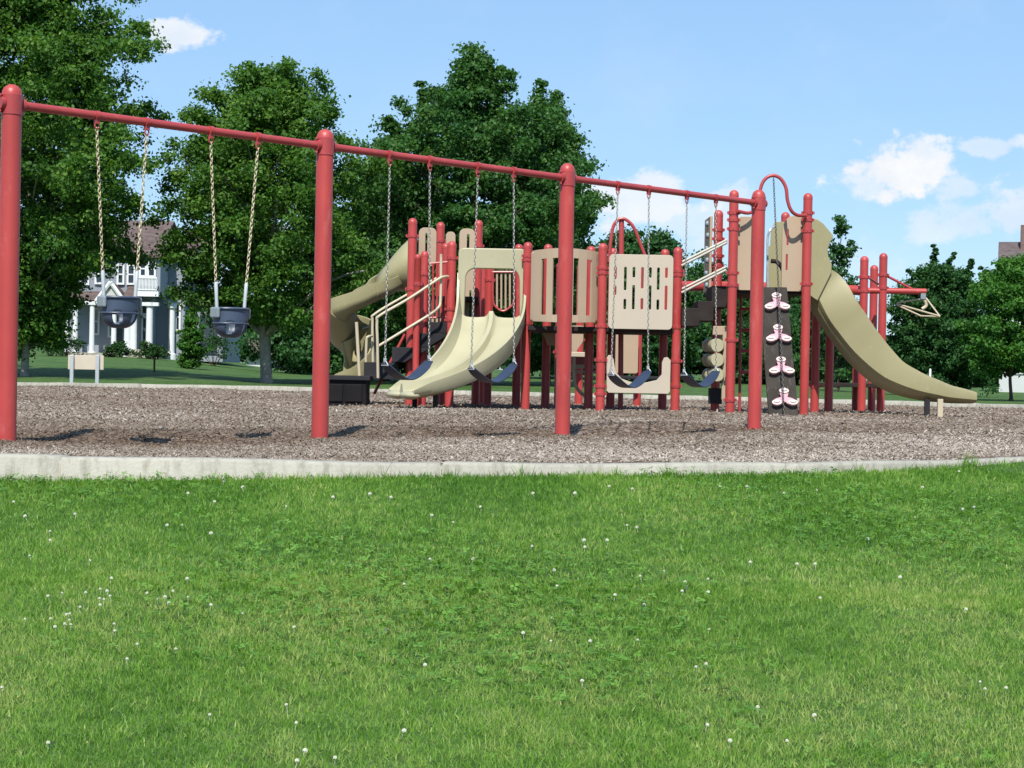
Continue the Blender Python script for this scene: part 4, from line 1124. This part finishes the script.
# ------------------------------------------------------------------ trees
def leaf_mesh(name, cent, rad, n_per, size, rg, mat, flat=.6, up=.55, tonevar=.22):
    """leaves scattered through the clumps at cent with radius rad"""
    cent = np.asarray(cent); nC = len(cent); n = nC * n_per
    ci = np.repeat(np.arange(nC), n_per)
    g = rg.normal(0, 1, (n, 3)); g /= np.linalg.norm(g, axis=1)[:, None]
    g *= np.clip(rg.normal(.62, .30, n), .05, 1.5)[:, None]
    r = np.asarray(rad)[ci]
    P = cent[ci] + g * r[:, None] * np.array([1, 1, flat])
    nrm = rg.normal(0, .75, (n, 3)) + g * .6; nrm[:, 2] += up
    nrm /= np.linalg.norm(nrm, axis=1)[:, None]
    t = rg.normal(0, 1, (n, 3)); t[:, 2] -= .35; t -= nrm * (t * nrm).sum(1)[:, None]; t /= np.linalg.norm(t, axis=1)[:, None]
    s = np.cross(nrm, t)
    L = size * rg.uniform(.6, 1.35, n); W = L * rg.uniform(.28, .42, n)
    a = P - t * (L * .5)[:, None]; c = P + t * (L * .5)[:, None] - nrm * (L * .12)[:, None]
    m = P + t * (L * .02)[:, None]
    b = m + s * W[:, None] + nrm * (W * .25)[:, None]; d = m - s * W[:, None] + nrm * (W * .25)[:, None]
    V = np.stack([a, b, c, d], 1).reshape(-1, 3)
    Q = np.arange(n * 4).reshape(-1, 4)
    ct = rg.normal(0, .13, nC)[ci]
    tone = np.clip(.45 + ct + rg.normal(0, tonevar, n), 0, 1)
    return arr_mesh(name, V, Q, mat, np.repeat(tone, 4))

def profile(pr, t):
    return np.interp(t, [p[0] for p in pr], [p[1] for p in pr])

def make_tree(name, label, loc, H, crown_lo, R, pr, seed, mat, n_bough=46, clumps=7, n_leaf=60, leaf=.22, cr=.5, trunk_r=.16, rise=.35, fill=.35, spires=(), asym=(0, 0), group=None, cat='tree', flat=.62, squash=1.0, bark='bark', bark_limbs=True, lean=0.0, tipscat=.12, min_r=0.0):
    """trunk with limbs; boughs reach the crown outline (pr: height fraction -> radius fraction), leaf clumps along the outer part of each bough"""
    rg = np.random.default_rng(seed)
    root = thing(name, label, cat, loc, 0, group)
    tb = MB(); cents = []; rads = []
    top = H * .93
    tp = [Vector((0, 0, -.3)), Vector((.01, 0, .12)), Vector((rg.normal(0, .05), rg.normal(0, .05), H * .2)), Vector((rg.normal(0, .1) + lean * .4, rg.normal(0, .1), H * .45)), Vector((rg.normal(0, .15) + lean * .7, rg.normal(0, .15), H * .7)), Vector((lean, 0, top))]
    tpath = smoothpath(tp, 5)
    zz = np.array([p.z for p in tpath])
    def tr(z): return max(.012, trunk_r * (1 - .93 * max(0, z) / top)) * (1.35 if z < .1 else 1)
    tb.tube(tpath, [tr(p.z) for p in tpath], 10)
    def trunk_at(z):
        return Vector((float(np.interp(z, zz, [p.x for p in tpath])), float(np.interp(z, zz, [p.y for p in tpath])), z))
    ph = rg.uniform(0, 6.28, 4)
    for b in range(n_bough):
        t = (b + rg.uniform(0, 1)) / n_bough; t = t ** .92
        az = b * 2.399963 + rg.uniform(-.5, .5)
        lobe = 1 + .16 * math.sin(2 * az + ph[0] + 3 * t) + .14 * math.sin(3 * az + ph[1] + 7 * t) + .10 * math.sin(5 * az + ph[2] - 9 * t)
        rr = max(min_r, profile(pr, t) * R) * lobe * rg.uniform(.72, 1.08)
        zt = crown_lo + (H - crown_lo) * t
        ax = asym[0] * (1 - t); ay = asym[1] * (1 - t)
        tip = trunk_at(min(zt, top)) + Vector((math.cos(az) * rr + ax, math.sin(az) * rr * squash + ay, 0)); tip.z = zt + rg.normal(0, .2)
        zb = max(crown_lo * .75, zt - rr * rise - .3 - .5 * rg.random()); base = trunk_at(min(zb, top * .97))
        mid = (base + tip) / 2 + Vector((0, 0, .12 * rr + rg.normal(0, .1)))
        lp = smoothpath([base, mid, tip], 4)
        if bark_limbs:
            r0 = tr(zb) * .5; tb.tube(lp[:-2], [max(.008, r0 * (1 - .85 * k / (len(lp) - 1))) for k in range(len(lp))][:-2], 6)
        nc = max(2, int(round(clumps * (.45 + .55 * rr / R))))
        for c in range(nc):
            q = 1 - (c / nc) * .72 * rg.uniform(.85, 1.1) if nc > 1 else 1
            f = q * (len(lp) - 1); i0 = max(0, min(len(lp) - 2, int(f))); p = lp[i0].lerp(lp[i0 + 1], f - i0)
            sc = tipscat + .30 * (1 - q) + .10
            p = p + Vector((rg.normal(0, sc * rr * .6), rg.normal(0, sc * rr * .6), rg.normal(0, .22 * cr + sc * .4)))
            cents.append(p[:]); rads.append(cr * rg.uniform(.6, 1.15) * (.75 + .25 * min(1, rr / (R * .6))))
    for k in range(int(len(cents) * fill)):          # inner and filling clumps so the crown is not hollow
        t = rg.random() ** .9; az = rg.uniform(0, 6.283); q = profile(pr, t) * R * rg.uniform(.15, .86)
        lobe = 1 + .16 * math.sin(2 * az + ph[0] + 3 * t) + .14 * math.sin(3 * az + ph[1] + 7 * t)
        z = crown_lo + (H - crown_lo) * t; p = trunk_at(min(z, top)) + Vector((math.cos(az) * q * lobe, math.sin(az) * q * lobe * squash, 0)); p.z = z
        cents.append(p[:]); rads.append(cr * rg.uniform(.8, 1.3))
    for (dx, dy, hz, wd) in spires:
        for k in range(16):
            q = k / 15; cents.append((dx * (.7 + .3 * q) + rg.normal(0, .07), dy + rg.normal(0, .07), hz * (.62 + .38 * q))); rads.append(wd * (1.5 - 1.1 * q))
    # leader clumps at the very top
    for k in range(3):
        cents.append((trunk_at(top) + Vector((rg.normal(0, .12), rg.normal(0, .12), .1 + .05 * k)))[:]); rads.append(cr * .5)
    link('trunk', tb.mesh('trunk', bark), root, local=True)
    link('crown', leaf_mesh('crown', cents, rads, n_leaf, leaf, rg, MATS[mat], flat=flat), root, local=True)
    return root

def bush(label, loc, w, h, seed, mat, group=None, leaf=.10, n=26, per=45, name='shrub', cat='shrub'):
    rg = np.random.default_rng(seed)
    root = thing(name, label, cat, loc, 0, group)
    ce = []; ra = []; tb = MB()
    for k in range(n):
        a = k * 2.4; z = rg.random(); r = math.sqrt(max(0, 1 - (z * 1.0) ** 2)) * w * .5 * rg.uniform(.55, .95)
        p = Vector((math.cos(a) * r, math.sin(a) * r, h * (.15 + .72 * z)))
        ce.append(p[:]); ra.append(min(w, h) * .24)
        if k % 3 == 0: tb.tube([Vector((0, 0, -.1)), p * .6, p], [.02, .012, .005], 5)
    link('stems', tb.mesh('stems', 'bark'), root, local=True)
    link('foliage', leaf_mesh('foliage', ce, ra, per, leaf, rg, MATS[mat], flat=.9), root, local=True)
    return root

def ground_at(px, d):
    """ground point under pixel column px at depth d"""
    p = at(px, 384, d); return Vector((p.x, p.y, float(lawn_z(p.x, p.y))))

def build_trees():
    mat_foliage('leaf_maple', (.036, .102, .018), (.070, .168, .028), (.135, .245, .042), transl=.36)
    mat_foliage('leaf_dark', (.028, .092, .024), (.052, .140, .034), (.095, .19, .048), transl=.34)
    mat_foliage('leaf_deep', (.020, .072, .022), (.038, .112, .032), (.068, .155, .044), transl=.32)
    mat_foliage('leaf_bright', (.034, .115, .018), (.060, .175, .028), (.105, .23, .042), transl=.36)
    mat_foliage('leaf_shrub', (.014, .046, .012), (.024, .072, .018), (.045, .10, .028), transl=.2)
    mat_basic('bark', (.085, .07, .055), rough=.9, spec=.15, var=.35, scale=9, bump=.8, bscale=30)
    mat_basic('bark_pale', (.27, .245, .215), rough=.9, spec=.15, var=.25, scale=9, bump=.8, bscale=30)
    oval = [(0, .45), (.12, .85), (.3, 1.0), (.5, .95), (.7, .75), (.88, .45), (1, .12)]
    cone = [(0, .75), (.15, 1.0), (.35, .92), (.55, .70), (.75, .45), (.9, .22), (1, .05)]
    g = ground_at(24, 54)
    make_tree('shade_tree', 'tall dark leafy tree at the left edge shading the grey townhouse', g, 11.9, 1.1, 4.25, [(0, .24), (.10, .36), (.18, .52), (.25, .76), (.34, .95), (.55, 1.0), (.75, .92), (.88, .68), (1, .28)], 3, 'leaf_maple', n_bough=80, clumps=9, n_leaf=165, leaf=.125, cr=.55, trunk_r=.12, rise=.22, fill=.85, bark='bark_pale')
    g = ground_at(266, 57)
    make_tree('shade_tree', 'broad green maple with a thick pale trunk left of the spiral slide', g, 9.5, 1.9, 3.6, [(0, .55), (.12, .95), (.3, 1.0), (.55, 1.0), (.75, .88), (.9, .6), (1, .2)], 8, 'leaf_maple', n_bough=68, clumps=8, n_leaf=160, leaf=.118, cr=.52, trunk_r=.19, rise=.5, fill=.8, asym=(.6, 0), bark='bark_pale')
    g = ground_at(468, 60)
    make_tree('shade_tree', 'large dark green tree towering behind the double slide', g, 10.5, .9, 3.9, [(0, .70), (.12, .92), (.3, 1.0), (.5, 1.0), (.68, .90), (.82, .58), (.92, .27), (1, .07)], 31, 'leaf_dark', n_bough=84, clumps=9, n_leaf=165, leaf=.128, cr=.52, trunk_r=.22, rise=.55, fill=.3, tipscat=.16, spires=((-.10, 0, 10.75, .40), (.75, .2, 10.3, .42), (2.2, -.2, 9.8, .5), (2.9, .3, 8.9, .45), (-1.7, 0, 9.7, .45), (-2.7, .2, 8.6, .45)))
    g = ground_at(546, 63)
    make_tree('shade_tree', 'shoulder high crown of dark leaves right of the big tree behind the tan panels', g, 9.6, .8, 1.65, oval, 12, 'leaf_dark', n_bough=46, clumps=7, n_leaf=140, leaf=.13, cr=.45, trunk_r=.16, rise=.6, fill=.5)
    g = ground_at(385, 66)
    make_tree('shade_tree', 'dark tree filling the gap between the maple and the big tree', g, 8.3, .6, 2.5, oval, 21, 'leaf_dark', n_bough=50, clumps=7, n_leaf=140, leaf=.14, cr=.55, trunk_r=.15, rise=.4, fill=.5)
    # lower dark trees behind the structure
    low = [(625, 82, 6.4, 2.6, 1, 'rounded dark tree whose top shows above the slotted pale panel'), (655, 76, 6.0, 1.9, 2, 'uneven dark tree just left of the white bridge rails'), (706, 80, 5.0, 2.2, 3, 'low dark tree seen between the bridge and the rollers'), (752, 84, 4.3, 2.3, 4, 'low dark tree seen past the rung ladder'), (560, 78, 5.2, 2.8, 5, 'dark tree low behind the posts of the middle deck'), (335, 80, 3.6, 2.5, 6, 'low green tree behind the landing of the stairs'), (795, 88, 4.2, 2.4, 7, 'low dark tree behind the foot of the climbing board'), (300, 84, 3.3, 2.2, 18, 'small dark tree behind the pale maple trunk')]
    for (px, d, H, R, sd, lab) in low:
        g = ground_at(px, d)
        make_tree('background_tree', lab, g, H, .3, R, oval, 50 + sd, 'leaf_deep', n_bough=36, clumps=6, n_leaf=110, leaf=.17, cr=.6, trunk_r=.12, rise=.4, group='dark trees behind the playground')
    g = ground_at(838, 70)
    make_tree('young_tree', 'thin airy young tree showing sky through it behind the tall slide', g, 6.5, .8, 1.15, [(0, .5), (.3, 1), (.6, .85), (.85, .5), (1, .2)], 14, 'leaf_deep', n_bough=34, clumps=5, n_leaf=36, leaf=.15, cr=.32, trunk_r=.06, rise=.9, fill=0)
    g = ground_at(940, 66)
    make_tree('spiky_tree', 'dark tree with several pointed leaders right of the tall slide', g, 4.5, .2, 1.95, [(0, .85), (.25, 1), (.55, .95), (.8, .75), (1, .4)], 17, 'leaf_deep', n_bough=60, clumps=8, n_leaf=130, leaf=.11, cr=.36, trunk_r=.10, rise=1.2, tipscat=.05, fill=.5, spires=((-.28, 0, 5.35, .22), (.40, .2, 5.1, .2), (1.0, -.2, 4.85, .2), (-1.1, .1, 4.45, .2), (1.55, .2, 4.6, .2)))
    g = ground_at(1011, 55)
    make_tree('young_tree', 'lighter green young tree with a thin trunk at the right edge', g, 4.15, .95, 1.5, [(0, .85), (.2, 1), (.5, .95), (.8, .7), (1, .3)], 19, 'leaf_bright', n_bough=44, clumps=7, n_leaf=130, leaf=.10, cr=.34, trunk_r=.055, rise=.7, fill=.5)
    g = ground_at(191, 72)
    make_tree('sapling', 'small conical green sapling on the lawn before the townhouse', g, 2.3, .12, .60, cone, 23, 'leaf_bright', n_bough=46, clumps=4, n_leaf=60, leaf=.09, cr=.18, trunk_r=.03, rise=.6)
    # beyond the edges of the frame: what a step aside would show
    for (px, d, H, R, sd, lab) in ((-120, 60, 10.5, 3.3, 41, 'leafy tree beyond the left edge of the play area'), (-330, 66, 9.5, 3.2, 42, 'round leafy tree far beyond the left edge'), (1160, 64, 8.0, 2.9, 43, 'leafy tree beyond the right edge of the play area'), (1330, 70, 9.0, 3.2, 44, 'round leafy tree far beyond the right edge')):
        g = ground_at(px, d)
        make_tree('shade_tree', lab, g, H, 1.2, R, oval, sd, 'leaf_maple', n_bough=34, clumps=6, n_leaf=44, leaf=.34, cr=.62, trunk_r=.15, rise=.5)
    # distant tree line
    rr = random.Random(4)
    protos = []
    k = 0
    for (px, d) in ((-420, 150), (-250, 140), (-110, 150), (60, 160), (230, 150), (360, 135), (440, 150), (520, 140), (600, 150), (680, 138), (760, 150), (840, 142), (905, 150), (975, 138), (1060, 150), (1180, 140), (1320, 150), (1450, 145)):
        g = ground_at(px, d)
        wheres = 'far dark tree in the hazy row along the horizon'
        if k < 3:
            t = make_tree('distant_tree', wheres, g, 5.0 + 1.2 * k, .2, 4.2, oval, 70 + k, 'leaf_deep', n_bough=26, clumps=6, n_leaf=34, leaf=.55, cr=1.05, trunk_r=.2, rise=.4, group='row of far trees on the horizon'); protos.append(t)
        else:
            t = copy_tree(protos[k % 3]); t.location = g; t.rotation_euler = (0, 0, rr.uniform(0, 6)); s = rr.uniform(.8, 1.1); t.scale = (s, s, s * rr.uniform(.75, 1.0))
        k += 1

# ------------------------------------------------------------------ houses, sign, shrubs
def siding(name, col, sc=.16):
    m = mat_basic(name, col, rough=.7, var=.05, scale=.6)
    N, L = nt(m); b = N['Principled BSDF']; tc = [n for n in N if n.type == 'TEX_COORD'][0]
    w = N.new('ShaderNodeTexWave'); w.wave_type = 'BANDS'; w.bands_direction = 'Z'; w.wave_profile = 'SAW'; w.inputs['Scale'].default_value = 1 / sc / 6.2832 * 6.2832 / 2
    L.new(tc.outputs['Object'], w.inputs['Vector'])
    bp = N.new('ShaderNodeBump'); bp.inputs['Strength'].default_value = .8; bp.inputs['Distance'].default_value = .02
    L.new(w.outputs['Fac'], bp.inputs['Height']); L.new(bp.outputs['Normal'], b.inputs['Normal'])

def build_houses():
    siding('siding_grey', (.29, .325, .375)); siding('siding_pale', (.55, .55, .52)); siding('siding_white', (.60, .62, .63))
    mat_basic('shingle', (.115, .085, .078), rough=.9, spec=.15, var=.3, scale=3, bump=.8, bscale=14)
    mat_basic('shingle_dark', (.115, .090, .088), rough=.9, spec=.15, var=.25, scale=3, bump=.8, bscale=14)
    mat_basic('white_trim', (.66, .68, .68), rough=.5, var=.04)
    mat_basic('window_glass', (.020, .030, .045), rough=.08, spec=.8, var=.2)
    mat_basic('door_dark', (.030, .045, .055), rough=.4, var=.1)
    mat_basic('brick', (.16, .10, .09), rough=.9, var=.3, scale=8, bump=.5, bscale=40)
    D = 88.0
    s = D / F_PX
    g0 = at(130, 356, D); gz = g0.z - .05
    house = thing('townhouse', 'grey two storey townhouse with white columns behind the left trees', 'house', (g0.x, g0.y, gz))
    def X(px): return at(px, 330, D).x
    def Z(py, px=130): return at(px, py, D).z
    Y = g0.y
    def box(name, mat, x0, x1, y0, y1, dy0, dy1, par=house, bev=0.0):
        return MB().box2((X(x0), Y + dy0, Z(y1)), (X(x1), Y + dy1, Z(y0))).build(name, mat, par, bevel=bev)
    def roof(name, x0, x1, ye, yr, dy0, dy1, mat='shingle', ov=.25, axis='x', par=house):
        """gable roof over a block; axis x: ridge runs left-right; axis y: the gable faces the viewer"""
        a, b = X(x0) - ov, X(x1) + ov; f, k = Y + dy0 - ov, Y + dy1 + ov; ze, zr = Z(ye), Z(yr); mb = MB(); th = .14
        if axis == 'x':
            m = (f + k) / 2
            mb.prism([(f, ze), (m, zr), (k, ze), (k, ze - th), (m, zr - th), (f, ze - th)], (a, 0, 0), (0, 1, 0), (0, 0, 1), (b - a, 0, 0))
        else:
            m = (a + b) / 2
            mb.prism([(a, ze), (m, zr), (b, ze), (b, ze - th), (m, zr - th), (a, ze - th)], (0, f, 0), (1, 0, 0), (0, 0, 1), (0, k - f, 0))
        return mb.build(name, mat, par)
    def gable(x0, x1, ye, yr, dy, mat):
        return MB().prism([(X(x0), Z(ye)), ((X(x0) + X(x1)) / 2, Z(yr)), (X(x1), Z(ye))], (0, Y + dy, 0), (1, 0, 0), (0, 0, 1), (0, .1, 0)).build('gable', mat, house)
    def window(x0, x1, y0, y1, dy, lights=2):
        f = MB(); xa, xb, za, zb = X(x0), X(x1), Z(y1), Z(y0); w = .09; yf = Y + dy
        f.box2((xa - w, yf - .08, za - w), (xa, yf + .02, zb + w)); f.box2((xb, yf - .08, za - w), (xb + w, yf + .02, zb + w))
        f.box2((xa, yf - .08, zb), (xb, yf + .02, zb + w)); f.box2((xa, yf - .10, za - w), (xb, yf + .02, za))
        if lights > 1: f.box2((xa, yf - .06, (za + zb) / 2 - .03), (xb, yf + .02, (za + zb) / 2 + .03))
        o = f.build('window', 'white_trim', house)
        MB().box2((xa, yf - .035, za), (xb, yf - .015, zb)).build('pane', 'window_glass', o)
    # blocks
    box('wall', 'siding_grey', 68, 152, 252, 360, 0, 9); roof('roof', 66, 150, 254, 213, 0, 9)
    box('wall', 'siding_grey', 140, 180, 254, 360, 1.2, 9); roof('roof', 140, 182, 256, 226, 1.2, 9, axis='x')
    MB().prism([(Y + 1.2, Z(256)), (Y + 5.1, Z(229)), (Y + 9, Z(256))], (X(180) + .02, 0, 0), (0, 1, 0), (0, 0, 1), (-.2, 0, 0)).build('gable', 'siding_pale', house)
    box('wall', 'siding_grey', 180, 216, 298, 360, 2.2, 8); roof('roof', 180, 216, 300, 283, 2.2, 8)
    box('garage_door', 'door_dark', 192, 210, 312, 352, 2.12, 2.2)
    # bay with balcony over the entrance
    box('bay_wall', 'siding_grey', 139, 163, 256, 296, -.9, 1.1); roof('bay_roof', 137.5, 164.5, 256, 236, -.9, 3.2, ov=.2)
    box('balcony_trim', 'white_trim', 139, 163, 292, 297, -1.3, -.92)
    rl = MB()
    rl.box2((X(141), Y - 1.30, Z(279.5)), (X(161.5), Y - 1.22, Z(278))); rl.box2((X(141), Y - 1.30, Z(291)), (X(161.5), Y - 1.22, Z(290)))
    for k in range(15):
        x = X(141.4 + k * 1.42); rl.box2((x - .02, Y - 1.28, Z(290)), (x + .02, Y - 1.24, Z(279.5)))
    rl.build('balcony_railing', 'white_trim', house)
    window(144, 148, 263, 276, -.91); window(152, 157, 263, 276, -.91)
    window(118, 122, 266, 283, -.02); window(128, 133, 266, 283, -.02); window(96, 101, 266, 283, -.02); window(82, 87, 268, 284, -.02)
    window(165.5, 168, 303, 328, 1.18); window(172, 174.5, 303, 328, 1.18); window(94, 98, 310, 334, -.02); window(110, 115, 312, 336, -.02)
    # porch with a small pediment
    gable(104, 130, 302, 285, -1.5, 'siding_pale')
    rk = MB()
    for a, b in (((103, 303), (117, 284)), ((117, 284), (131, 303))):
        rk.tube([Vector((X(a[0]), Y - 1.58, Z(a[1]))), Vector((X(b[0]), Y - 1.58, Z(b[1])))], .10, 6)
    rk.box2((X(103), Y - 1.64, Z(305)), (X(131), Y - 1.50, Z(302)))
    rk.build('pediment_trim', 'white_trim', house)
    roof('porch_roof', 104, 130, 302, 285, -1.45, 0, axis='y', ov=.1); 
    MB().prism([(Y - 1.5, Z(300)), (Y - .02, Z(286)), (Y - .02, Z(300))], (X(128), 0, 0), (0, 1, 0), (0, 0, 1), (X(141) - X(128), 0, 0)).build('porch_roof', 'shingle', house)
    MB().prism([(Y - 1.5, Z(302)), (Y - .02, Z(292)), (Y - .02, Z(302))], (X(70), 0, 0), (0, 1, 0), (0, 0, 1), (X(103) - X(70), 0, 0)).build('porch_roof', 'shingle', house)
    box('porch_beam', 'white_trim', 70, 164, 303, 306.5, -1.5, -1.2)
    for px in (74, 82, 98.5, 120, 133.5, 139.5, 155, 168):
        x = X(px); z0, z1 = gz, Z(304); dy = -1.35 if px < 165 else .9; r = .13 if px < 130 else .17
        MB().lathe((x, Y + dy, 0), [(r * 1.5, z0 - .1), (r * 1.5, z0 + .18), (r, z0 + .22), (r * .88, z1 - .16), (r * 1.35, z1 - .12), (r * 1.35, z1 + .05)], 14).build('column', 'white_trim', house)
    # entrance
    dr = box('door', 'door_dark', 143.5, 147.5, 318, 354, -.12, -.02)
    fr = MB()
    for x0, x1 in ((142, 143.5), (147.5, 149)): fr.box2((X(x0), Y - .16, Z(356)), (X(x1), Y - .0, Z(316)))
    fr.box2((X(142), Y - .16, Z(318)), (X(149), Y, Z(315))); fr.build('door_frame', 'white_trim', dr)
    window(142.5, 148.5, 304, 313, -.02, 1)
    box('door', 'door_dark', 117.5, 122, 322, 355, -.12, -.02)
    st = MB()
    for k in range(3): st.box2((X(138), Y - 1.7 - .3 * k, gz - .3), (X(158), Y - 1.5, gz + .36 - .12 * k))
    st.build('porch_steps', 'concrete', house)
    box('porch_floor', 'concrete', 70, 164, 353.5, 362, -1.55, 0)
    # shrubs in front of the porch
    for i, (px, w, h, lab) in enumerate(((113, 1.0, .6, 'clipped round shrub left of the porch steps'), (119.5, 1.1, .75, 'rounder dark shrub second from the left before the porch'), (146.5, 1.3, .8, 'broad dark shrub right in front of the porch steps'), (156, 1.2, .7, 'dark shrub right of the porch steps'), (64, 2.2, 1.1, 'wide loose shrub at the left corner of the townhouse'), (50, 1.6, .9, 'dark shrub partly hidden by the left red post'), (214, 1.9, 1.5, 'green bush at the right corner of the townhouse'))):
        p = at(px, 356, 84.5); g = Vector((p.x, p.y, float(lawn_z(p.x, p.y))))
        bush(lab, g, w, h, 200 + i, 'leaf_shrub', 'shrubs along the townhouse front')
    # white building far behind the maple trunk
    D2 = 105.0; a = at(246, 372, D2); b = at(352, 350, D2)
    wb = thing('low_building', 'long low white building glimpsed beneath the maple crown', 'building', (a.x, a.y, float(lawn_z(a.x, a.y))))
    z0 = float(lawn_z(a.x, a.y)) - 1; z1 = at(300, 357, D2).z
    MB().box2((a.x, a.y, z0), (b.x, a.y + 6, z1)).build('wall', 'siding_white', wb)
    MB().prism([(a.y - .4, z1), (a.y + 3, z1 + 1.1), (a.y + 6.4, z1)], (a.x - .3, 0, 0), (0, 1, 0), (0, 0, 1), (b.x - a.x + .6, 0, 0)).build('roof', 'shingle', wb)
    for k in range(3):
        x = a.x + 1.0 + k * 1.9; MB().box2((x, a.y - .05, z1 - 1.7), (x + 1.2, a.y + .02, z1 - .5)).build('window', 'window_glass', wb)
    # brown roofed house at the right edge
    D3 = 92.0
    def at3(px, py): return at(px, py, D3)
    p0 = at3(985, 395); Y3 = p0.y; xl = at3(1000, 330).x; xr = xl + 12
    gz3 = float(lawn_z(xl, Y3))
    h2 = thing('house', 'pale sided house with a steep brown roof at the right edge', 'house', (xl, Y3, gz3))
    ze = at3(1000, 268).z; zr = at3(1000, 236).z
    MB().box2((xl, Y3, gz3 - .4), (xr, Y3 + 8, ze)).build('wall', 'siding_white', h2)
    MB().prism([(Y3 - .3, ze), (Y3 + 4, zr), (Y3 + 8.3, ze)], (at3(998, 250).x, 0, 0), (0, 1, 0), (0, 0, 1), (11.4, 0, 0)).build('roof', 'shingle_dark', h2)
    ch = MB(); c0 = at3(1020, 240); ch.box2((c0.x, Y3 + 2.6, ze), (c0.x + 1.1, Y3 + 3.8, at3(1020, 221).z)); ch.build('chimney', 'brick', h2, bevel=.02)
    for k in range(3):
        x = xl + .6 + k * 2.4; f = MB().box2((x - .08, Y3 - .06, gz3 + .9), (x + 1.0, Y3 + .02, gz3 + 2.4)).build('window', 'white_trim', h2); MB().box2((x, Y3 - .09, gz3 + 1.0), (x + .92, Y3 - .065, gz3 + 2.3)).build('pane', 'window_glass', f)
    h2.rotation_euler = (0, 0, -.26)
    # back of a park sign on two posts
    d = 46.6; g = ground_at(86, d)
    sg = thing('park_sign', 'blank tan back of a low sign on two grey posts by the far kerb', 'sign', g)
    mat_basic('sign_back', (.50, .43, .34), rough=.6, var=.05)
    a = at(68, 355, d); b = at(103.5, 370, d)
    MB().box2((a.x, a.y, b.z), (b.x, a.y + .06, a.z)).build('board', 'sign_back', sg, bevel=.01)
    for px in (72.5, 98):
        x = at(px, 365, d).x; MB().box2((x - .045, a.y - .095, g.z - .2), (x + .045, a.y - .004, at(px, 355, d).z)).build('post', 'galvanised', sg, bevel=.006)
    # slim marker post beyond the right lawn
    g = ground_at(930, 58); mk = MB().lathe((g.x, g.y, 0), [(.035, g.z - .2), (.035, g.z + .9), (.02, g.z + .93)], 12).build('marker_post', 'white_trim')
    tag(mk, 'slim white marker post on the lawn behind the end of the tall slide', 'post')
    g = ground_at(154, 62); hy = MB().lathe((g.x, g.y, 0), [(.035, g.z - .1), (.035, g.z + .42), (.05, g.z + .43), (.05, g.z + .47), (.0, g.z + .50)], 10).build('stake', 'rust_red')
    tag(hy, 'short rusty brown stake standing on the lawn before the townhouse', 'stake')

def setup_render():
    sc = bpy.context.scene
    sc.view_settings.view_transform = 'Standard'; sc.view_settings.look = 'None'; sc.view_settings.gamma = 1; sc.view_settings.exposure = 0.6
    sc.view_settings.use_curve_mapping = False
    sc.render.engine = 'CYCLES'
    sc.cycles.use_denoising = True
    sc.cycles.max_bounces = 5; sc.cycles.diffuse_bounces = 2; sc.cycles.transmission_bounces = 2; sc.cycles.glossy_bounces = 2
    sc.cycles.sample_clamp_indirect = 6
    sc.render.resolution_x = 1024; sc.render.resolution_y = 768

make_materials()
mat_basic('rust_red', (.16, .075, .05), rough=.7)
make_world()
new_camera()
build_ground()
build_chips()
build_grass()
build_swings()
build_structure()
build_trees()
build_houses()
setup_render()
